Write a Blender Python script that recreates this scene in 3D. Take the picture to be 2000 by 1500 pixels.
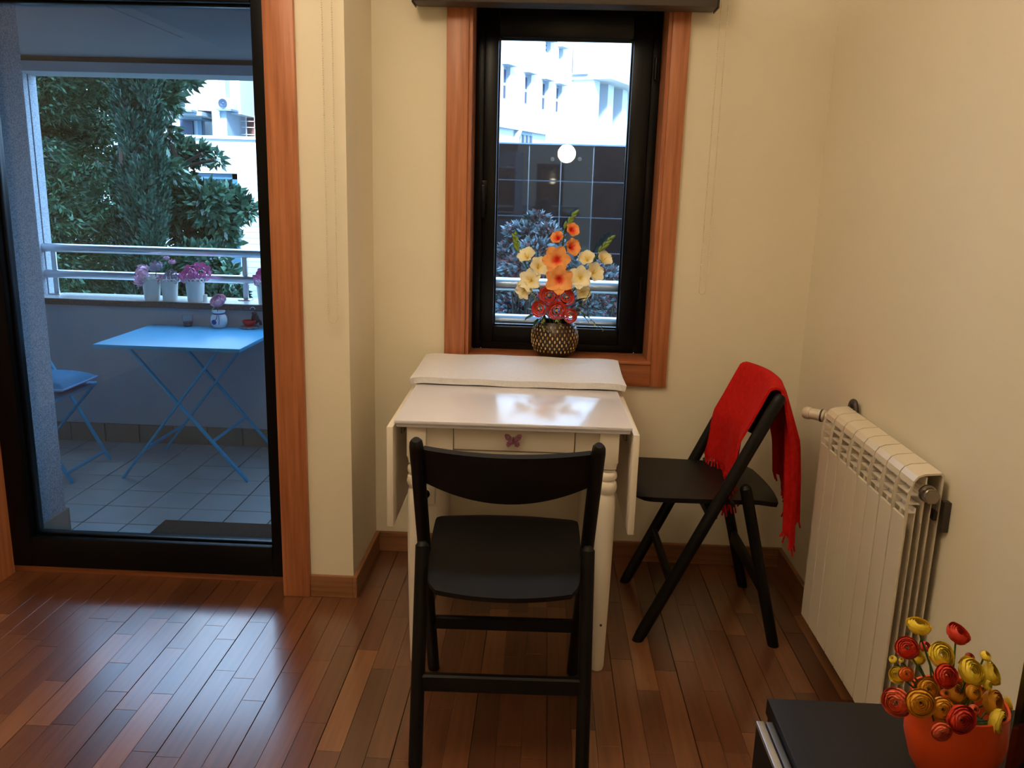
import bpy, bmesh, math, random
from mathutils import Vector, Matrix
random.seed(7)
for o in list(bpy.data.objects): bpy.data.objects.remove(o, do_unlink=True)
scene = bpy.context.scene
COL = scene.collection
# ------------------------------------------------------------------ camera
FPX, PIT, ROL, YAW, CAMH = 1628.18, .2277, .0278, -.0351, 1.3294
_F = Vector((math.sin(YAW)*math.cos(PIT), math.cos(YAW)*math.cos(PIT), -math.sin(PIT)))
_R0 = Vector((math.cos(YAW), -math.sin(YAW), 0)); _U0 = _R0.cross(_F)
_R = math.cos(ROL)*_R0 + math.sin(ROL)*_U0
_U = -math.sin(ROL)*_R0 + math.cos(ROL)*_U0
CAMP = Vector((0, 0, CAMH))
cd = bpy.data.cameras.new('camera'); cam = bpy.data.objects.new('camera', cd); COL.objects.link(cam)
cd.sensor_fit = 'HORIZONTAL'; cd.sensor_width = 36; cd.lens = FPX/2000*36; cd.clip_start = .05; cd.clip_end = 300
mw = Matrix((( _R.x, _U.x, -_F.x, CAMP.x), (_R.y, _U.y, -_F.y, CAMP.y), (_R.z, _U.z, -_F.z, CAMP.z), (0, 0, 0, 1)))
cam.matrix_world = mw
scene.camera = cam
# ------------------------------------------------------------------ daylight (overcast, bluish) and exposure
SKY = 8.0; LAMP = 114.0; PENDANT = 1.0
wd = bpy.data.worlds.new('sky'); scene.world = wd; wd.use_nodes = True
bg = wd.node_tree.nodes['Background']; bg.inputs[0].default_value = (.38, .65, 1.0, 1); bg.inputs[1].default_value = SKY
sd = bpy.data.lights.new('sun', 'SUN'); sd.energy = 20.0; sd.angle = .2; sd.color = (.86, .95, 1.0)
so = bpy.data.objects.new('sun', sd); COL.objects.link(so)
so.rotation_euler = Vector((-.15, .77, -.62)).to_track_quat('-Z', 'Y').to_euler(); so.location = (3, -6, 9)
vs = scene.view_settings
vs.view_transform = 'Standard'; vs.look = 'None'; vs.exposure = 0.0; vs.gamma = 1.0; vs.use_curve_mapping = False

# ------------------------------------------------------------------ helpers
def ray(u, v): return _F + _R*((u-1000)/FPX) - _U*((v-750)/FPX)
def P(u, v, X=None, Y=None, Z=None):
    d = ray(u, v)
    if X is not None: t = (X-CAMP.x)/d.x
    elif Y is not None: t = (Y-CAMP.y)/d.y
    else: t = (Z-CAMP.z)/d.z
    return CAMP + d*t
def pxm(n, Y): return n*Y/FPX*1.01          # pixels -> metres at depth Y

def srgb(r, g, b):
    f = lambda c: ((c/255)/12.92 if c/255 <= .04045 else ((c/255+.055)/1.055)**2.4)
    return (f(r), f(g), f(b), 1)
MATS = {}
def mat(name, col, rough=.5, metal=0., var=.12, scale=12., bump=0., bscale=60., stretch=(1, 1, 1), coat=0., crough=.03, spec=.5, col2=None, island=False, trans=0., rvar=0.):
    """Principled material with noise-driven colour variation and relief."""
    if name in MATS: return MATS[name]
    m = bpy.data.materials.new(name); m.use_nodes = True; nt = m.node_tree; n = nt.nodes; L = nt.links
    b = n['Principled BSDF']; c = tuple(col[:3])+(1,)
    dk = tuple(x*(1-var) for x in c[:3])+(1,) if col2 is None else tuple(col2[:3])+(1,)
    tc = n.new('ShaderNodeTexCoord'); mp = n.new('ShaderNodeMapping'); mp.inputs['Scale'].default_value = stretch
    L.new(tc.outputs['Object'], mp.inputs[0])
    nz = n.new('ShaderNodeTexNoise'); nz.inputs['Scale'].default_value = scale; nz.inputs['Detail'].default_value = 5
    L.new(mp.outputs[0], nz.inputs['Vector'])
    mx = n.new('ShaderNodeMix'); mx.data_type = 'RGBA'; mx.inputs[6].default_value = dk; mx.inputs[7].default_value = c
    rp = n.new('ShaderNodeMapRange'); rp.inputs[1].default_value = .3; rp.inputs[2].default_value = .7
    if island:
        g = n.new('ShaderNodeNewGeometry'); L.new(g.outputs['Random Per Island'], mx.inputs[0])
    else:
        L.new(nz.outputs[0], rp.inputs[0]); L.new(rp.outputs[0], mx.inputs[0])
    L.new(mx.outputs[2], b.inputs['Base Color'])
    b.inputs['Roughness'].default_value = rough; b.inputs['Metallic'].default_value = metal
    b.inputs['Specular IOR Level'].default_value = spec; b.inputs['Coat Weight'].default_value = coat
    if rvar:
        r2 = n.new('ShaderNodeMapRange'); r2.inputs[3].default_value = rough-rvar; r2.inputs[4].default_value = rough+rvar
        L.new(nz.outputs[0], r2.inputs[0]); L.new(r2.outputs[0], b.inputs['Roughness'])
    if coat: b.inputs['Coat Roughness'].default_value = crough
    if trans: b.inputs['Transmission Weight'].default_value = trans
    if bump:
        n2 = n.new('ShaderNodeTexNoise'); n2.inputs['Scale'].default_value = bscale; n2.inputs['Detail'].default_value = 4
        L.new(mp.outputs[0], n2.inputs['Vector'])
        bp = n.new('ShaderNodeBump'); bp.inputs['Strength'].default_value = bump; bp.inputs['Distance'].default_value = .004
        L.new(n2.outputs[0], bp.inputs['Height']); L.new(bp.outputs[0], b.inputs['Normal'])
    MATS[name] = m; return m
def wood(name, c1, c2, rough, axis, scale=1., rvar=0.05, bump=.05, coat=0., crough=.2):
    """Wood: fine streaks along one axis."""
    st = [34, 34, 34]; st[axis] = 1.6
    return mat(name, c1, rough, col2=c2, scale=scale*2.2, stretch=tuple(st), bump=bump, bscale=5, rvar=rvar, coat=coat, crough=crough)
def glassmat(name, tint=(.93, .97, 1), ior=1.5):
    if name in MATS: return MATS[name]
    m = bpy.data.materials.new(name); m.use_nodes = True; nt = m.node_tree; n = nt.nodes; L = nt.links
    n.remove(n['Principled BSDF']); out = n['Material Output']
    t = n.new('ShaderNodeBsdfTransparent'); t.inputs[0].default_value = tint+(1,)
    g = n.new('ShaderNodeBsdfGlossy'); g.inputs['Roughness'].default_value = .0
    fr = n.new('ShaderNodeFresnel'); fr.inputs[0].default_value = ior
    mx = n.new('ShaderNodeMixShader'); L.new(fr.outputs[0], mx.inputs[0]); L.new(t.outputs[0], mx.inputs[1]); L.new(g.outputs[0], mx.inputs[2])
    L.new(mx.outputs[0], out.inputs[0]); MATS[name] = m; return m
def emit(name, col, s):
    if name in MATS: return MATS[name]
    m = bpy.data.materials.new(name); m.use_nodes = True; b = m.node_tree.nodes['Principled BSDF']
    b.inputs['Emission Color'].default_value = tuple(col)+(1,); b.inputs['Emission Strength'].default_value = s
    b.inputs['Base Color'].default_value = (.9, .85, .8, 1); MATS[name] = m; return m

WM = {}
def wmat(o):
    return WM.get(o.name, Matrix.Identity(4))
def reg(o, parent=None):
    COL.objects.link(o)
    if parent is not None: o.parent = parent
    b = Matrix.LocRotScale(o.location, o.rotation_euler, o.scale)
    WM[o.name] = (wmat(parent) @ b) if parent is not None else b
    return o
def tag(o, label=None, cat=None, group=None, kind=None):
    if label: o['label'] = label
    if cat: o['category'] = cat
    if group: o['group'] = group
    if kind: o['kind'] = kind
    return o
def thing(name, loc, label=None, cat=None, rz=0., group=None, kind=None):
    o = bpy.data.objects.new(name, None); o.location = loc; o.rotation_euler = (0, 0, rz); o.empty_display_size = .1
    reg(o); return tag(o, label, cat, group, kind)

class MB:
    def __init__(s): s.v = []; s.f = []; s.m = []
    def add(s, vs, fs, mi=0):
        k = len(s.v); s.v += [Vector(a) for a in vs]; s.f += [tuple(i+k for i in f) for f in fs]; s.m += [mi]*len(fs); return s
    def box(s, x0, x1, y0, y1, z0, z1, b=0., mi=0, M=None):
        x0, x1 = min(x0, x1), max(x0, x1); y0, y1 = min(y0, y1), max(y0, y1); z0, z1 = min(z0, z1), max(z0, z1)
        if b <= 0:
            vs = [(x, y, z) for z in (z0, z1) for y in (y0, y1) for x in (x0, x1)]
            fs = [(0, 2, 3, 1), (4, 5, 7, 6), (0, 1, 5, 4), (2, 6, 7, 3), (0, 4, 6, 2), (1, 3, 7, 5)]
        else:
            bm = bmesh.new(); bmesh.ops.create_cube(bm, size=1)
            for v in bm.verts: v.co = Vector(((x0+x1)/2+v.co.x*(x1-x0), (y0+y1)/2+v.co.y*(y1-y0), (z0+z1)/2+v.co.z*(z1-z0)))
            b = min(b, .45*min(x1-x0, y1-y0, z1-z0))
            bmesh.ops.bevel(bm, geom=bm.edges[:], offset=b, segments=2, profile=.5, affect='EDGES')
            bm.verts.index_update(); vs = [v.co.copy() for v in bm.verts]; fs = [tuple(v.index for v in f.verts) for f in bm.faces]; bm.free()
        if M is not None: vs = [M @ Vector(a) for a in vs]
        return s.add(vs, fs, mi)
    def sweep(s, pts, prof, mi=0, up=(0, 0, 1), caps=True, scales=None):
        """prof: closed 2D outline (a, b); a along side, b along up."""
        pts = [Vector(p) for p in pts]; n = len(prof); vs = []; side = None
        for i, p in enumerate(pts):
            t = (pts[min(i+1, len(pts)-1)]-pts[max(i-1, 0)]).normalized()
            if side is None:
                u0 = Vector(up)
                if abs(t.dot(u0)) > .97: u0 = Vector((1, 0, 0)) if abs(t.x) < .9 else Vector((0, 1, 0))
                side = t.cross(u0).normalized()
            else: side = (side - t*side.dot(t)).normalized()
            w = side.cross(t).normalized(); k = scales[i] if scales else 1.
            vs += [p+side*(a*k)+w*(b*k) for a, b in prof]
        fs = []
        for i in range(len(pts)-1):
            for j in range(n): fs.append((i*n+j, i*n+(j+1) % n, (i+1)*n+(j+1) % n, (i+1)*n+j))
        if caps: fs += [tuple(range(n))[::-1], tuple((len(pts)-1)*n+j for j in range(n))]
        return s.add(vs, fs, mi)
    def tube(s, pts, r, n=10, mi=0, rs=None, caps=True):
        pr = [(math.cos(2*math.pi*j/n)*r, math.sin(2*math.pi*j/n)*r) for j in range(n)]
        return s.sweep(pts, pr, mi, scales=rs, caps=caps)
    def bar(s, p0, p1, w, t, mi=0, up=(0, 0, 1), c=None):
        c = min(w, t)*.22 if c is None else c; w /= 2; t /= 2
        pr = [(w-c, -t), (w, -t+c), (w, t-c), (w-c, t), (-w+c, t), (-w, t-c), (-w, -t+c), (-w+c, -t)]
        return s.sweep([p0, p1], pr, mi, up=up)
    def lathe(s, prof, c=(0, 0, 0), n=24, mi=0, M=None, lobes=None):
        c = Vector(c); vs = []; fs = []; k = len(prof)
        for r, z in prof:
            for j in range(n):
                a = 2*math.pi*j/n; q = r*(lobes(a, z) if lobes else 1)
                p = Vector((q*math.cos(a), q*math.sin(a), z)); vs.append((M @ p if M is not None else p)+c)
        for i in range(k-1):
            for j in range(n): fs.append((i*n+j, i*n+(j+1) % n, (i+1)*n+(j+1) % n, (i+1)*n+j))
        if prof[0][0] > 1e-5: fs.append(tuple(range(n))[::-1])
        if prof[-1][0] > 1e-5: fs.append(tuple((k-1)*n+j for j in range(n)))
        return s.add(vs, fs, mi)
    def grid(s, fn, nu, nv, mi=0, closed_u=False):
        vs = [fn(i/nu, j/nv) for j in range(nv+1) for i in range(nu+1)]; w = nu+1
        return s.add(vs, [(j*w+i, j*w+i+1, (j+1)*w+i+1, (j+1)*w+i) for j in range(nv) for i in range(nu)], mi)
    def shell(s, fn, nu, nv, th, mi=0):
        """Grid with thickness along its own normals."""
        g = [[Vector(fn(i/nu, j/nv)) for i in range(nu+1)] for j in range(nv+1)]; w = nu+1; N = w*(nv+1)
        A = []; B = []
        for j in range(nv+1):
            for i in range(nu+1):
                du = g[j][min(i+1, nu)]-g[j][max(i-1, 0)]; dv = g[min(j+1, nv)][i]-g[max(j-1, 0)][i]
                nn = du.cross(dv); nn = nn.normalized() if nn.length > 1e-12 else Vector((0, 0, 1))
                A.append(g[j][i]+nn*th/2); B.append(g[j][i]-nn*th/2)
        fs = []
        for j in range(nv):
            for i in range(nu):
                a, b, c, d = j*w+i, j*w+i+1, (j+1)*w+i+1, (j+1)*w+i
                fs += [(a, b, c, d), (d+N, c+N, b+N, a+N)]
        for i in range(nu): fs += [(i+1, i, i+N, i+1+N), (nv*w+i, nv*w+i+1, nv*w+i+1+N, nv*w+i+N)]
        for j in range(nv): fs += [(j*w, (j+1)*w, (j+1)*w+N, j*w+N), ((j+1)*w+nu, j*w+nu, j*w+nu+N, (j+1)*w+nu+N)]
        return s.add(A+B, fs, mi)
    def ball(s, c, r, n=10, mi=0, sc=(1, 1, 1), M=None):
        k = max(5, n//2+1)
        pr = [(math.sin(math.pi*i/k)*r if 0 < i < k else 0., -math.cos(math.pi*i/k)*r) for i in range(k+1)]
        S = Matrix.Diagonal((*sc, 1)); M = (M @ S) if M is not None else S
        return s.lathe(pr, c, n, mi, M)
    def prism(s, outline, d, th, origin=(0, 0, 0), ax=(1, 0, 0), ay=(0, 0, 1), mi=0):
        """2D outline in (ax, ay), extruded by th along d."""
        ax, ay, d, o = Vector(ax), Vector(ay), Vector(d).normalized(), Vector(origin); n = len(outline)
        a = [o+ax*p[0]+ay*p[1] for p in outline]; b = [p+d*th for p in a]
        return s.add(a+b, [tuple(range(n)), tuple(range(n, 2*n))[::-1]]+[(i, i+n, (i+1) % n+n, (i+1) % n) for i in range(n)], mi)
    def build(s, name, m, parent=None, local=False, smooth=True, ang=35, origin=None):
        vs = s.v
        me = bpy.data.meshes.new(name)
        loc = Vector((0, 0, 0))
        if parent is not None:
            if not local:
                I = wmat(parent).inverted(); vs = [I @ p for p in vs]
        else:
            if origin is None:
                xs = [p.x for p in vs]; ys = [p.y for p in vs]; origin = Vector(((min(xs)+max(xs))/2, (min(ys)+max(ys))/2, min(p.z for p in vs)))
            loc = Vector(origin); vs = [p-loc for p in vs]
        me.from_pydata([tuple(p) for p in vs], [], s.f)
        for k in (m if isinstance(m, (list, tuple)) else [m]): me.materials.append(k)
        me.polygons.foreach_set('material_index', s.m)
        bm = bmesh.new(); bm.from_mesh(me); bmesh.ops.remove_doubles(bm, verts=bm.verts, dist=1e-6) if len(s.v) < 3000 else None
        if len(s.v) < 20000: bmesh.ops.recalc_face_normals(bm, faces=bm.faces)
        bm.to_mesh(me); bm.free()
        if smooth:
            me.polygons.foreach_set('use_smooth', [True]*len(me.polygons)); me.set_sharp_from_angle(angle=math.radians(ang))
        me.update()
        o = bpy.data.objects.new(name, me); o.location = loc
        return reg(o, parent)
def clone(o, parent=None, loc=None, rot=None):
    c = o.copy(); 
    if loc is not None: c.location = loc
    if rot is not None: c.rotation_euler = rot
    for k in list(c.keys()):
        if k in ('label', 'group') and parent is not None: del c[k]
    return reg(c, parent)
def rnd(a, b): return random.uniform(a, b)

# ------------------------------------------------------------------ materials
M_wall = mat('cream_wall_paint', srgb(238, 228, 204), .75, var=.03, scale=3, bump=.05, bscale=180, spec=.25)
M_ceil = mat('ceiling_paint', srgb(240, 235, 222), .85, var=.03, scale=3)
M_cas = wood('honey_oak_casing', srgb(194, 124, 82), srgb(156, 90, 54), .38, 2)
M_cash = wood('honey_oak_sill', srgb(180, 112, 72), srgb(140, 80, 48), .38, 0)
M_base = wood('dark_oak_baseboard', srgb(158, 108, 72), srgb(122, 78, 48), .4, 1)
M_baseh = wood('dark_oak_baseboard_wide', srgb(158, 108, 72), srgb(122, 78, 48), .4, 0)
M_frame = mat('black_lacquer_aluminium', srgb(6, 7, 11), .32, var=.15, scale=6, spec=.22)
M_glass = glassmat('window_glass')
FLOORM = [wood('parquet_tone_%s' % t, srgb(*a), srgb(*b), .30, 1, rvar=.04, bump=.02, coat=1., crough=.17) for t, a, b in (
    ('chestnut', (110, 66, 42), (90, 52, 32)), ('amber', (127, 80, 51), (107, 65, 40)), ('walnut', (94, 56, 36), (77, 44, 28)),
    ('honey', (142, 93, 60), (122, 76, 47)), ('russet', (109, 63, 40), (89, 51, 31)), ('oak', (118, 72, 46), (97, 58, 36)))]
for m_ in FLOORM: m_.node_tree.nodes['Principled BSDF'].inputs['Specular IOR Level'].default_value = .8
M_white = mat('white_lacquer', srgb(238, 228, 212), .3, var=.03, scale=4, spec=.5)
M_top = mat('white_table_lacquer', srgb(226, 224, 234), .16, var=.02, scale=4, spec=.55)
M_black = mat('black_stained_beech', srgb(8, 7, 7), .5, spec=.3, var=.35, scale=3, stretch=(8, 8, 1), bump=.03, bscale=40)
M_rad = mat('cream_radiator_enamel', srgb(226, 214, 192), .3, var=.03, scale=5)
M_chrome = mat('dull_nickel', srgb(150, 140, 128), .28, metal=1., var=.1)
M_dark = mat('dark_grey_plastic', srgb(62, 54, 46), .5, var=.1)
M_screw = mat('dark_plug', srgb(90, 50, 30), .5)
# ================================================================== THE ROOM
YB, YD, XR, XW = 2.9016, 2.5225, -.5957, .9091
XL, YR, ZC = -2.95, -2.6, 2.5
def struct(mb, name, m, parent=None, **k):
    o = mb.build(name, m, parent, smooth=k.get('smooth', False)); 
    if parent is None: o['kind'] = 'structure'
    if 'label' in k: o['label'] = k['label']
    return o
# floor slab and its parquet staves
fl = struct(MB().box(XL, XW, YR, YD+.02, -.12, -.009).box(XR, XW, YD+.02, YB, -.12, -.009).box(-1.80, -.816, YD+.02, YD+.08, -.12, -.009), 'floor', FLOORM[2], label='reddish brown strip parquet floor')
SW = .062; x_seam = -.697; far = MB(); cnt = 0
i0 = math.floor((XL-x_seam)/SW)
rw = random.Random(11)
for i in range(i0, int((XW-x_seam)/SW)+1):
    x0 = max(XL, x_seam+i*SW); x1 = min(XW, x_seam+(i+1)*SW)
    if x1-x0 < .01: continue
    yend = YB if x0 >= XR-.02 else YD+.005
    if x0 < XR < x1: yend = YD
    if x0 > -1.80 and x1 < -.816: yend = YD+.08
    gl = .0011 if i % 3 == 0 else .0003; gr = .0011 if i % 3 == 2 else .0003
    # anchored at far wall, cut back towards the camera
    y = yend
    while y > YR+.01:
        ln = rw.uniform(.24, .52); ya = max(YR, y-ln)
        t = rw.choices(range(6), (4, 2, 3, 1.2, 4, 3))[0]; dz = rw.uniform(-.0005, 0)
        if ya > 1.25 and x0 > -2.05:
            MB().box(x0+gl, x1-gr, ya+.0004, y-.0004, -.009, dz, b=.0006).build('plank', FLOORM[t], fl, smooth=False); cnt += 1
        else: far.box(x0+gl, x1-gr, ya+.0004, y-.0004, -.009, dz, mi=t)
        y = ya
for (xe, left, ya, yb) in ((XR, False, YD, YB), (-.816, True, YD+.005, YD+.08), (-1.80, False, YD+.005, YD+.08)):   # narrow make-up strips beside wall corners
    i = math.floor((xe-x_seam)/SW); xa, xb = (x_seam+i*SW, xe) if left else (xe, x_seam+(i+1)*SW)
    MB().box(xa, xb-.0004, ya+.0004, yb, -.009, -.0002).build('plank', FLOORM[4], fl, smooth=False)
tag(far.build('plank_field', FLOORM, fl, smooth=False), kind='stuff')
# walls
OX0, OX1, OZ0, OZ1 = -.273, .384, .745, 1.985      # window opening
WT = .22
mb = MB().box(XR, OX0, YB, YB+WT, -.12, ZC).box(OX1, XW+.2, YB, YB+WT, -.12, ZC).box(OX0, OX1, YB, YB+WT, -.12, OZ0).box(OX0, OX1, YB, YB+WT, OZ1, ZC)
struct(mb, 'wall_back', M_wall, label='cream painted wall around the window')
DX0, DX1, DZ1 = -1.80, -.816, 2.08                 # door opening
mb = MB().box(XL, DX0, YD, YD+.15, -.12, ZC).box(DX1, XR, YD, YD+.15, -.12, ZC).box(DX0, DX1, YD, YD+.15, DZ1, ZC)
struct(mb, 'wall_door_side', M_wall, label='cream painted wall beside the balcony door')
struct(MB().box(XR-.15, XR, YD+.15, YB+WT, -.12, ZC), 'wall_return', M_wall, label='narrow shaded return wall left of the table')
struct(MB().box(XW, XW+.2, YR, YB, -.12, ZC), 'wall_right', M_wall, label='cream painted wall behind the radiator')
struct(MB().box(XL-.2, XL, YR, YD+.15, -.12, ZC), 'wall_left', M_wall)
struct(MB().box(XL-.2, XW+.2, YR-.2, YR, -.12, ZC), 'wall_rear', M_wall)
struct(MB().box(XL-.2, XW+.2, YR-.2, YB+WT, ZC, ZC+.2), 'ceiling', M_ceil)
struct(MB().box(-7, 7, YR-6, YB+WT, ZC+.2, 9.5).box(-7, XR-.15, YB+WT, 4.38, ZC+.2, 9.5).box(-7, XL-.2, YR-6, 4.38, -3, ZC+.2).box(XW+.2, 7, YR-6, YB+WT, -3, ZC+.2), 'wall_upper_sun_block', mat('facade_grey_brown', srgb(92, 88, 84), .9))  # unseen storeys overhead, added and sized to shade the garden from the sun
# baseboards
BH, BT = .075, .014
struct(MB().box(XR+BT, XW, YB-BT, YB, 0, BH, b=.002), 'baseboard_back', M_baseh)
struct(MB().box(XW-BT, XW, YR, YB-BT, 0, BH, b=.002), 'baseboard_right', M_base)
struct(MB().box(XR, XR+BT, YD-BT, YB, 0, BH, b=.002), 'baseboard_return', M_base)
struct(MB().box(-.737, XR, YD-BT, YD, 0, BH, b=.002), 'baseboard_door_side', M_baseh)
struct(MB().box(XL, -1.885, YD-BT, YD, 0, BH, b=.002), 'baseboard_left', M_baseh)

# ------------------------------------------------------------------ window
W = thing('window_1', (.055, YB, OZ0), 'narrow casement window with black frame and oak casing', kind='structure')
CP = .016
def part(mb, name, m, par, **k):
    o = mb.build(name, m, par, smooth=k.get('smooth', True), ang=k.get('ang', 35))
    if 'label' in k: o['label'] = k['label']
    return o
cx0, cx1, cz0 = -.345, .441, .667
part(MB().box(cx0, OX0, YB-CP, YB, cz0, 2.06, b=.002), 'casing', M_cas, W)
part(MB().box(OX1, cx1, YB-CP, YB, cz0, 2.06, b=.002), 'casing', M_cas, W)
part(MB().box(OX0, OX1, YB-CP, YB, cz0, OZ0, b=.002), 'casing', M_cash, W)
part(MB().box(OX0, OX1, YB-CP, YB, OZ1, 2.06, b=.002), 'casing', M_cash, W)
YF = 3.05
part(MB().box(OX0, OX0+.012, YB-.004, YF, OZ0, OZ1), 'reveal', M_cas, W)
part(MB().box(OX1-.012, OX1, YB-.004, YF, OZ0, OZ1), 'reveal', M_cas, W)
part(MB().box(OX0, OX1, YB-.02, YF, OZ0, OZ0+.012, b=.003), 'sill', M_cash, W)
# outer frame + sash
gx0 = P(970, 350, Y=YF).x; gx1 = P(1222, 350, Y=YF).x; gz0 = P(1085, 638, Y=YF).z; gz1 = P(1108, 78, Y=YF).z
fx0, fx1, fz0, fz1 = OX0+.012, OX1-.012, OZ0+.012, OZ1
def frame(x0, x1, z0, z1, w, y0, y1, name, par, b=.004, wb=None, wt=None):
    wb = wb or w; wt = wt or w
    for q in ((x0, x0+w, z0, z1), (x1-w, x1, z0, z1), (x0+w, x1-w, z0, z0+wb), (x0+w, x1-w, z1-wt, z1)):
        part(MB().box(q[0], q[1], y0, y1, q[2], q[3], b=b), name, M_frame, par)
frame(fx0, fx1, fz0, fz1, .034, YF-.012, YF+.06, 'outer_frame', W)
sx0, sx1, sz0, sz1 = fx0+.03, fx1-.03, fz0+.03, fz1-.03
for q in ((sx0, gx0, sz0, sz1), (gx1, sx1, sz0, sz1), (gx0, gx1, sz0, gz0), (gx0, gx1, gz1, sz1)):
    part(MB().box(q[0], q[1], YF-.03, YF+.035, q[2], q[3], b=.005), 'sash_rail', M_frame, W)
for q in ((gx0, gx0+.006, gz0, gz1), (gx1-.006, gx1, gz0, gz1), (gx0+.006, gx1-.006, gz0, gz0+.006), (gx0+.006, gx1-.006, gz1-.006, gz1)):
    part(MB().box(q[0], q[1], YF-.012, YF+.004, q[2], q[3]), 'glazing_bead', M_frame, W)
part(MB().box(gx0, gx1, YF+.006, YF+.012, gz0, gz1), 'pane', M_glass, W, smooth=False)
hp = P(945, 375, Y=YF-.03)
hd = part(MB().box(hp.x-.011, hp.x+.011, YF-.038, YF-.03, hp.z-.04, hp.z+.04, b=.003), 'handle_plate', M_frame, W)
part(MB().tube([(hp.x, YF-.036, hp.z+.015), (hp.x, YF-.06, hp.z+.015)], .008).box(hp.x-.008, hp.x+.008, YF-.068, YF-.056, hp.z-.09, hp.z+.025, b=.004), 'handle', M_frame, hd)
for v in (135, 560):
    q = P(1281-(v-135)*.07, v, Y=YF-.03)
    part(MB().tube([(q.x, YF-.036, q.z-.035), (q.x, YF-.036, q.z+.035)], .007), 'hinge', M_frame, W)

# ------------------------------------------------------------------ balcony door
D = thing('door_1', (-1.3, YD, 0), 'glazed black balcony door in an oak casing', kind='structure')
part(MB().box(-.816, -.737, YD-.02, YD, 0, 2.16, b=.002), 'casing', M_cas, D)
part(MB().box(-1.885, -1.80, YD-.02, YD, 0, 2.16, b=.002), 'casing', M_cas, D)
part(MB().box(-1.80, -.816, YD-.02, YD, DZ1, 2.16, b=.002), 'casing', M_cash, D)
part(MB().box(-.826, -.816, YD-.018, YD+.066, 0, DZ1), 'jamb', M_cas, D)
part(MB().box(-1.80, -1.79, YD-.018, YD+.066, 0, DZ1), 'jamb', M_cas, D)
part(MB().box(-1.80, -.816, YD+.078, YD+.15, -.005, .024, b=.003), 'threshold', M_cash, D)
YG = YD+.115
dx0 = P(45, 740, Y=YG).x; dx1 = P(519, 530, Y=YG).x; dz0 = P(300, 1048, Y=YG).z; dz1 = P(250, 7, Y=YG).z
for q in ((-1.80, dx0, .024, DZ1), (dx1, -.816, .024, DZ1), (dx0, dx1, .024, dz0), (dx0, dx1, dz1, DZ1)):
    part(MB().box(q[0], q[1], YG-.05, YG+.03, q[2], q[3], b=.004), 'stile' if q[3] == DZ1 and q[2] < 1 else 'rail', M_frame, D)
for q in ((dx0, dx0+.007, dz0, dz1), (dx1-.007, dx1, dz0, dz1), (dx0+.007, dx1-.007, dz0, dz0+.007), (dx0+.007, dx1-.007, dz1-.007, dz1)):
    part(MB().box(q[0], q[1], YG-.02, YG+.002, q[2], q[3], b=.002), 'glazing_bead', M_frame, D)
part(MB().box(dx0, dx1, YG+.004, YG+.010, dz0, dz1), 'pane', M_glass, D, smooth=False)
q = P(541, 632, Y=YG-.05)
M_brass = mat('brass', srgb(190, 140, 70), .25, metal=1.)
part(MB().tube([(q.x, YG-.05, q.z), (q.x, YG-.058, q.z)], .008).box(q.x-.0035, q.x+.0035, YG-.07, YG-.055, q.z-.01, q.z+.012, b=.002), 'lock_key', M_brass, D)

# ------------------------------------------------------------------ lamps (behind the viewer)
M_lampglass = emit('warm_lamp_glow', (1.0, .74, .42), 50.0)
CL = Vector((-.62, 1.30, 0))
cl = thing('bowl_pendant_lamp', CL+Vector((0, 0, 2.08)), 'dark uplighter bowl lamp hung from the ceiling above the viewer', 'lamp')
part(MB().lathe([(.02, 2.085), (.07, 2.095), (.13, 2.13), (.165, 2.18), (.160, 2.18), (.125, 2.138), (.06, 2.105), (0, 2.10)], CL, 40), 'bowl', M_dark, cl)
part(MB().ball(CL+Vector((0, 0, 2.14)), .03, 16), 'bulb', emit('lamp_bulb_glow', (1., .80, .54), 40.), cl)
part(MB().lathe([(.06, ZC-.02), (.06, ZC)], CL, 24), 'ceiling_rose', M_dark, cl)
for k in range(3):
    a_ = k*2.094+.4; part(MB().tube([CL+Vector((.155*math.cos(a_), .155*math.sin(a_), 2.17)), CL+Vector((.03*math.cos(a_), .03*math.sin(a_), ZC-.01))], .002, 6), 'suspension_wire', M_dark, cl)
ld = bpy.data.lights.new('bowl_lamp_light', 'POINT'); ld.energy = LAMP; ld.color = (1.0, .83, .63); ld.shadow_soft_size = .03
lo = bpy.data.objects.new('bowl_lamp_light', ld); lo.location = (0, 0, .10); reg(lo, cl)
pd = ray(1107, 300); k = (YF+.006+YF+.006+1.0)/pd.y
PL = Vector((pd.x*k, -1.0, CAMH+pd.z*k))
pl = thing('pendant_lamp', PL-Vector((0, 0, .08)), 'round glass pendant lamp mirrored in the window pane', 'lamp')
part(MB().ball(PL, .075, 24), 'globe', M_lampglass, pl)
part(MB().tube([PL+Vector((0, 0, .07)), (PL.x, PL.y, ZC)], .004, 6), 'cord', M_dark, pl)
part(MB().lathe([(.02, .065), (.025, .11), (.012, .13)], PL, 16), 'socket', M_dark, pl)
ld = bpy.data.lights.new('pendant_light', 'POINT'); ld.energy = PENDANT; ld.color = (1.0, .74, .46); ld.shadow_soft_size = .075
lo = bpy.data.objects.new('pendant_light', ld); lo.location = (0, 0, .25); reg(lo, pl)

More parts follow.
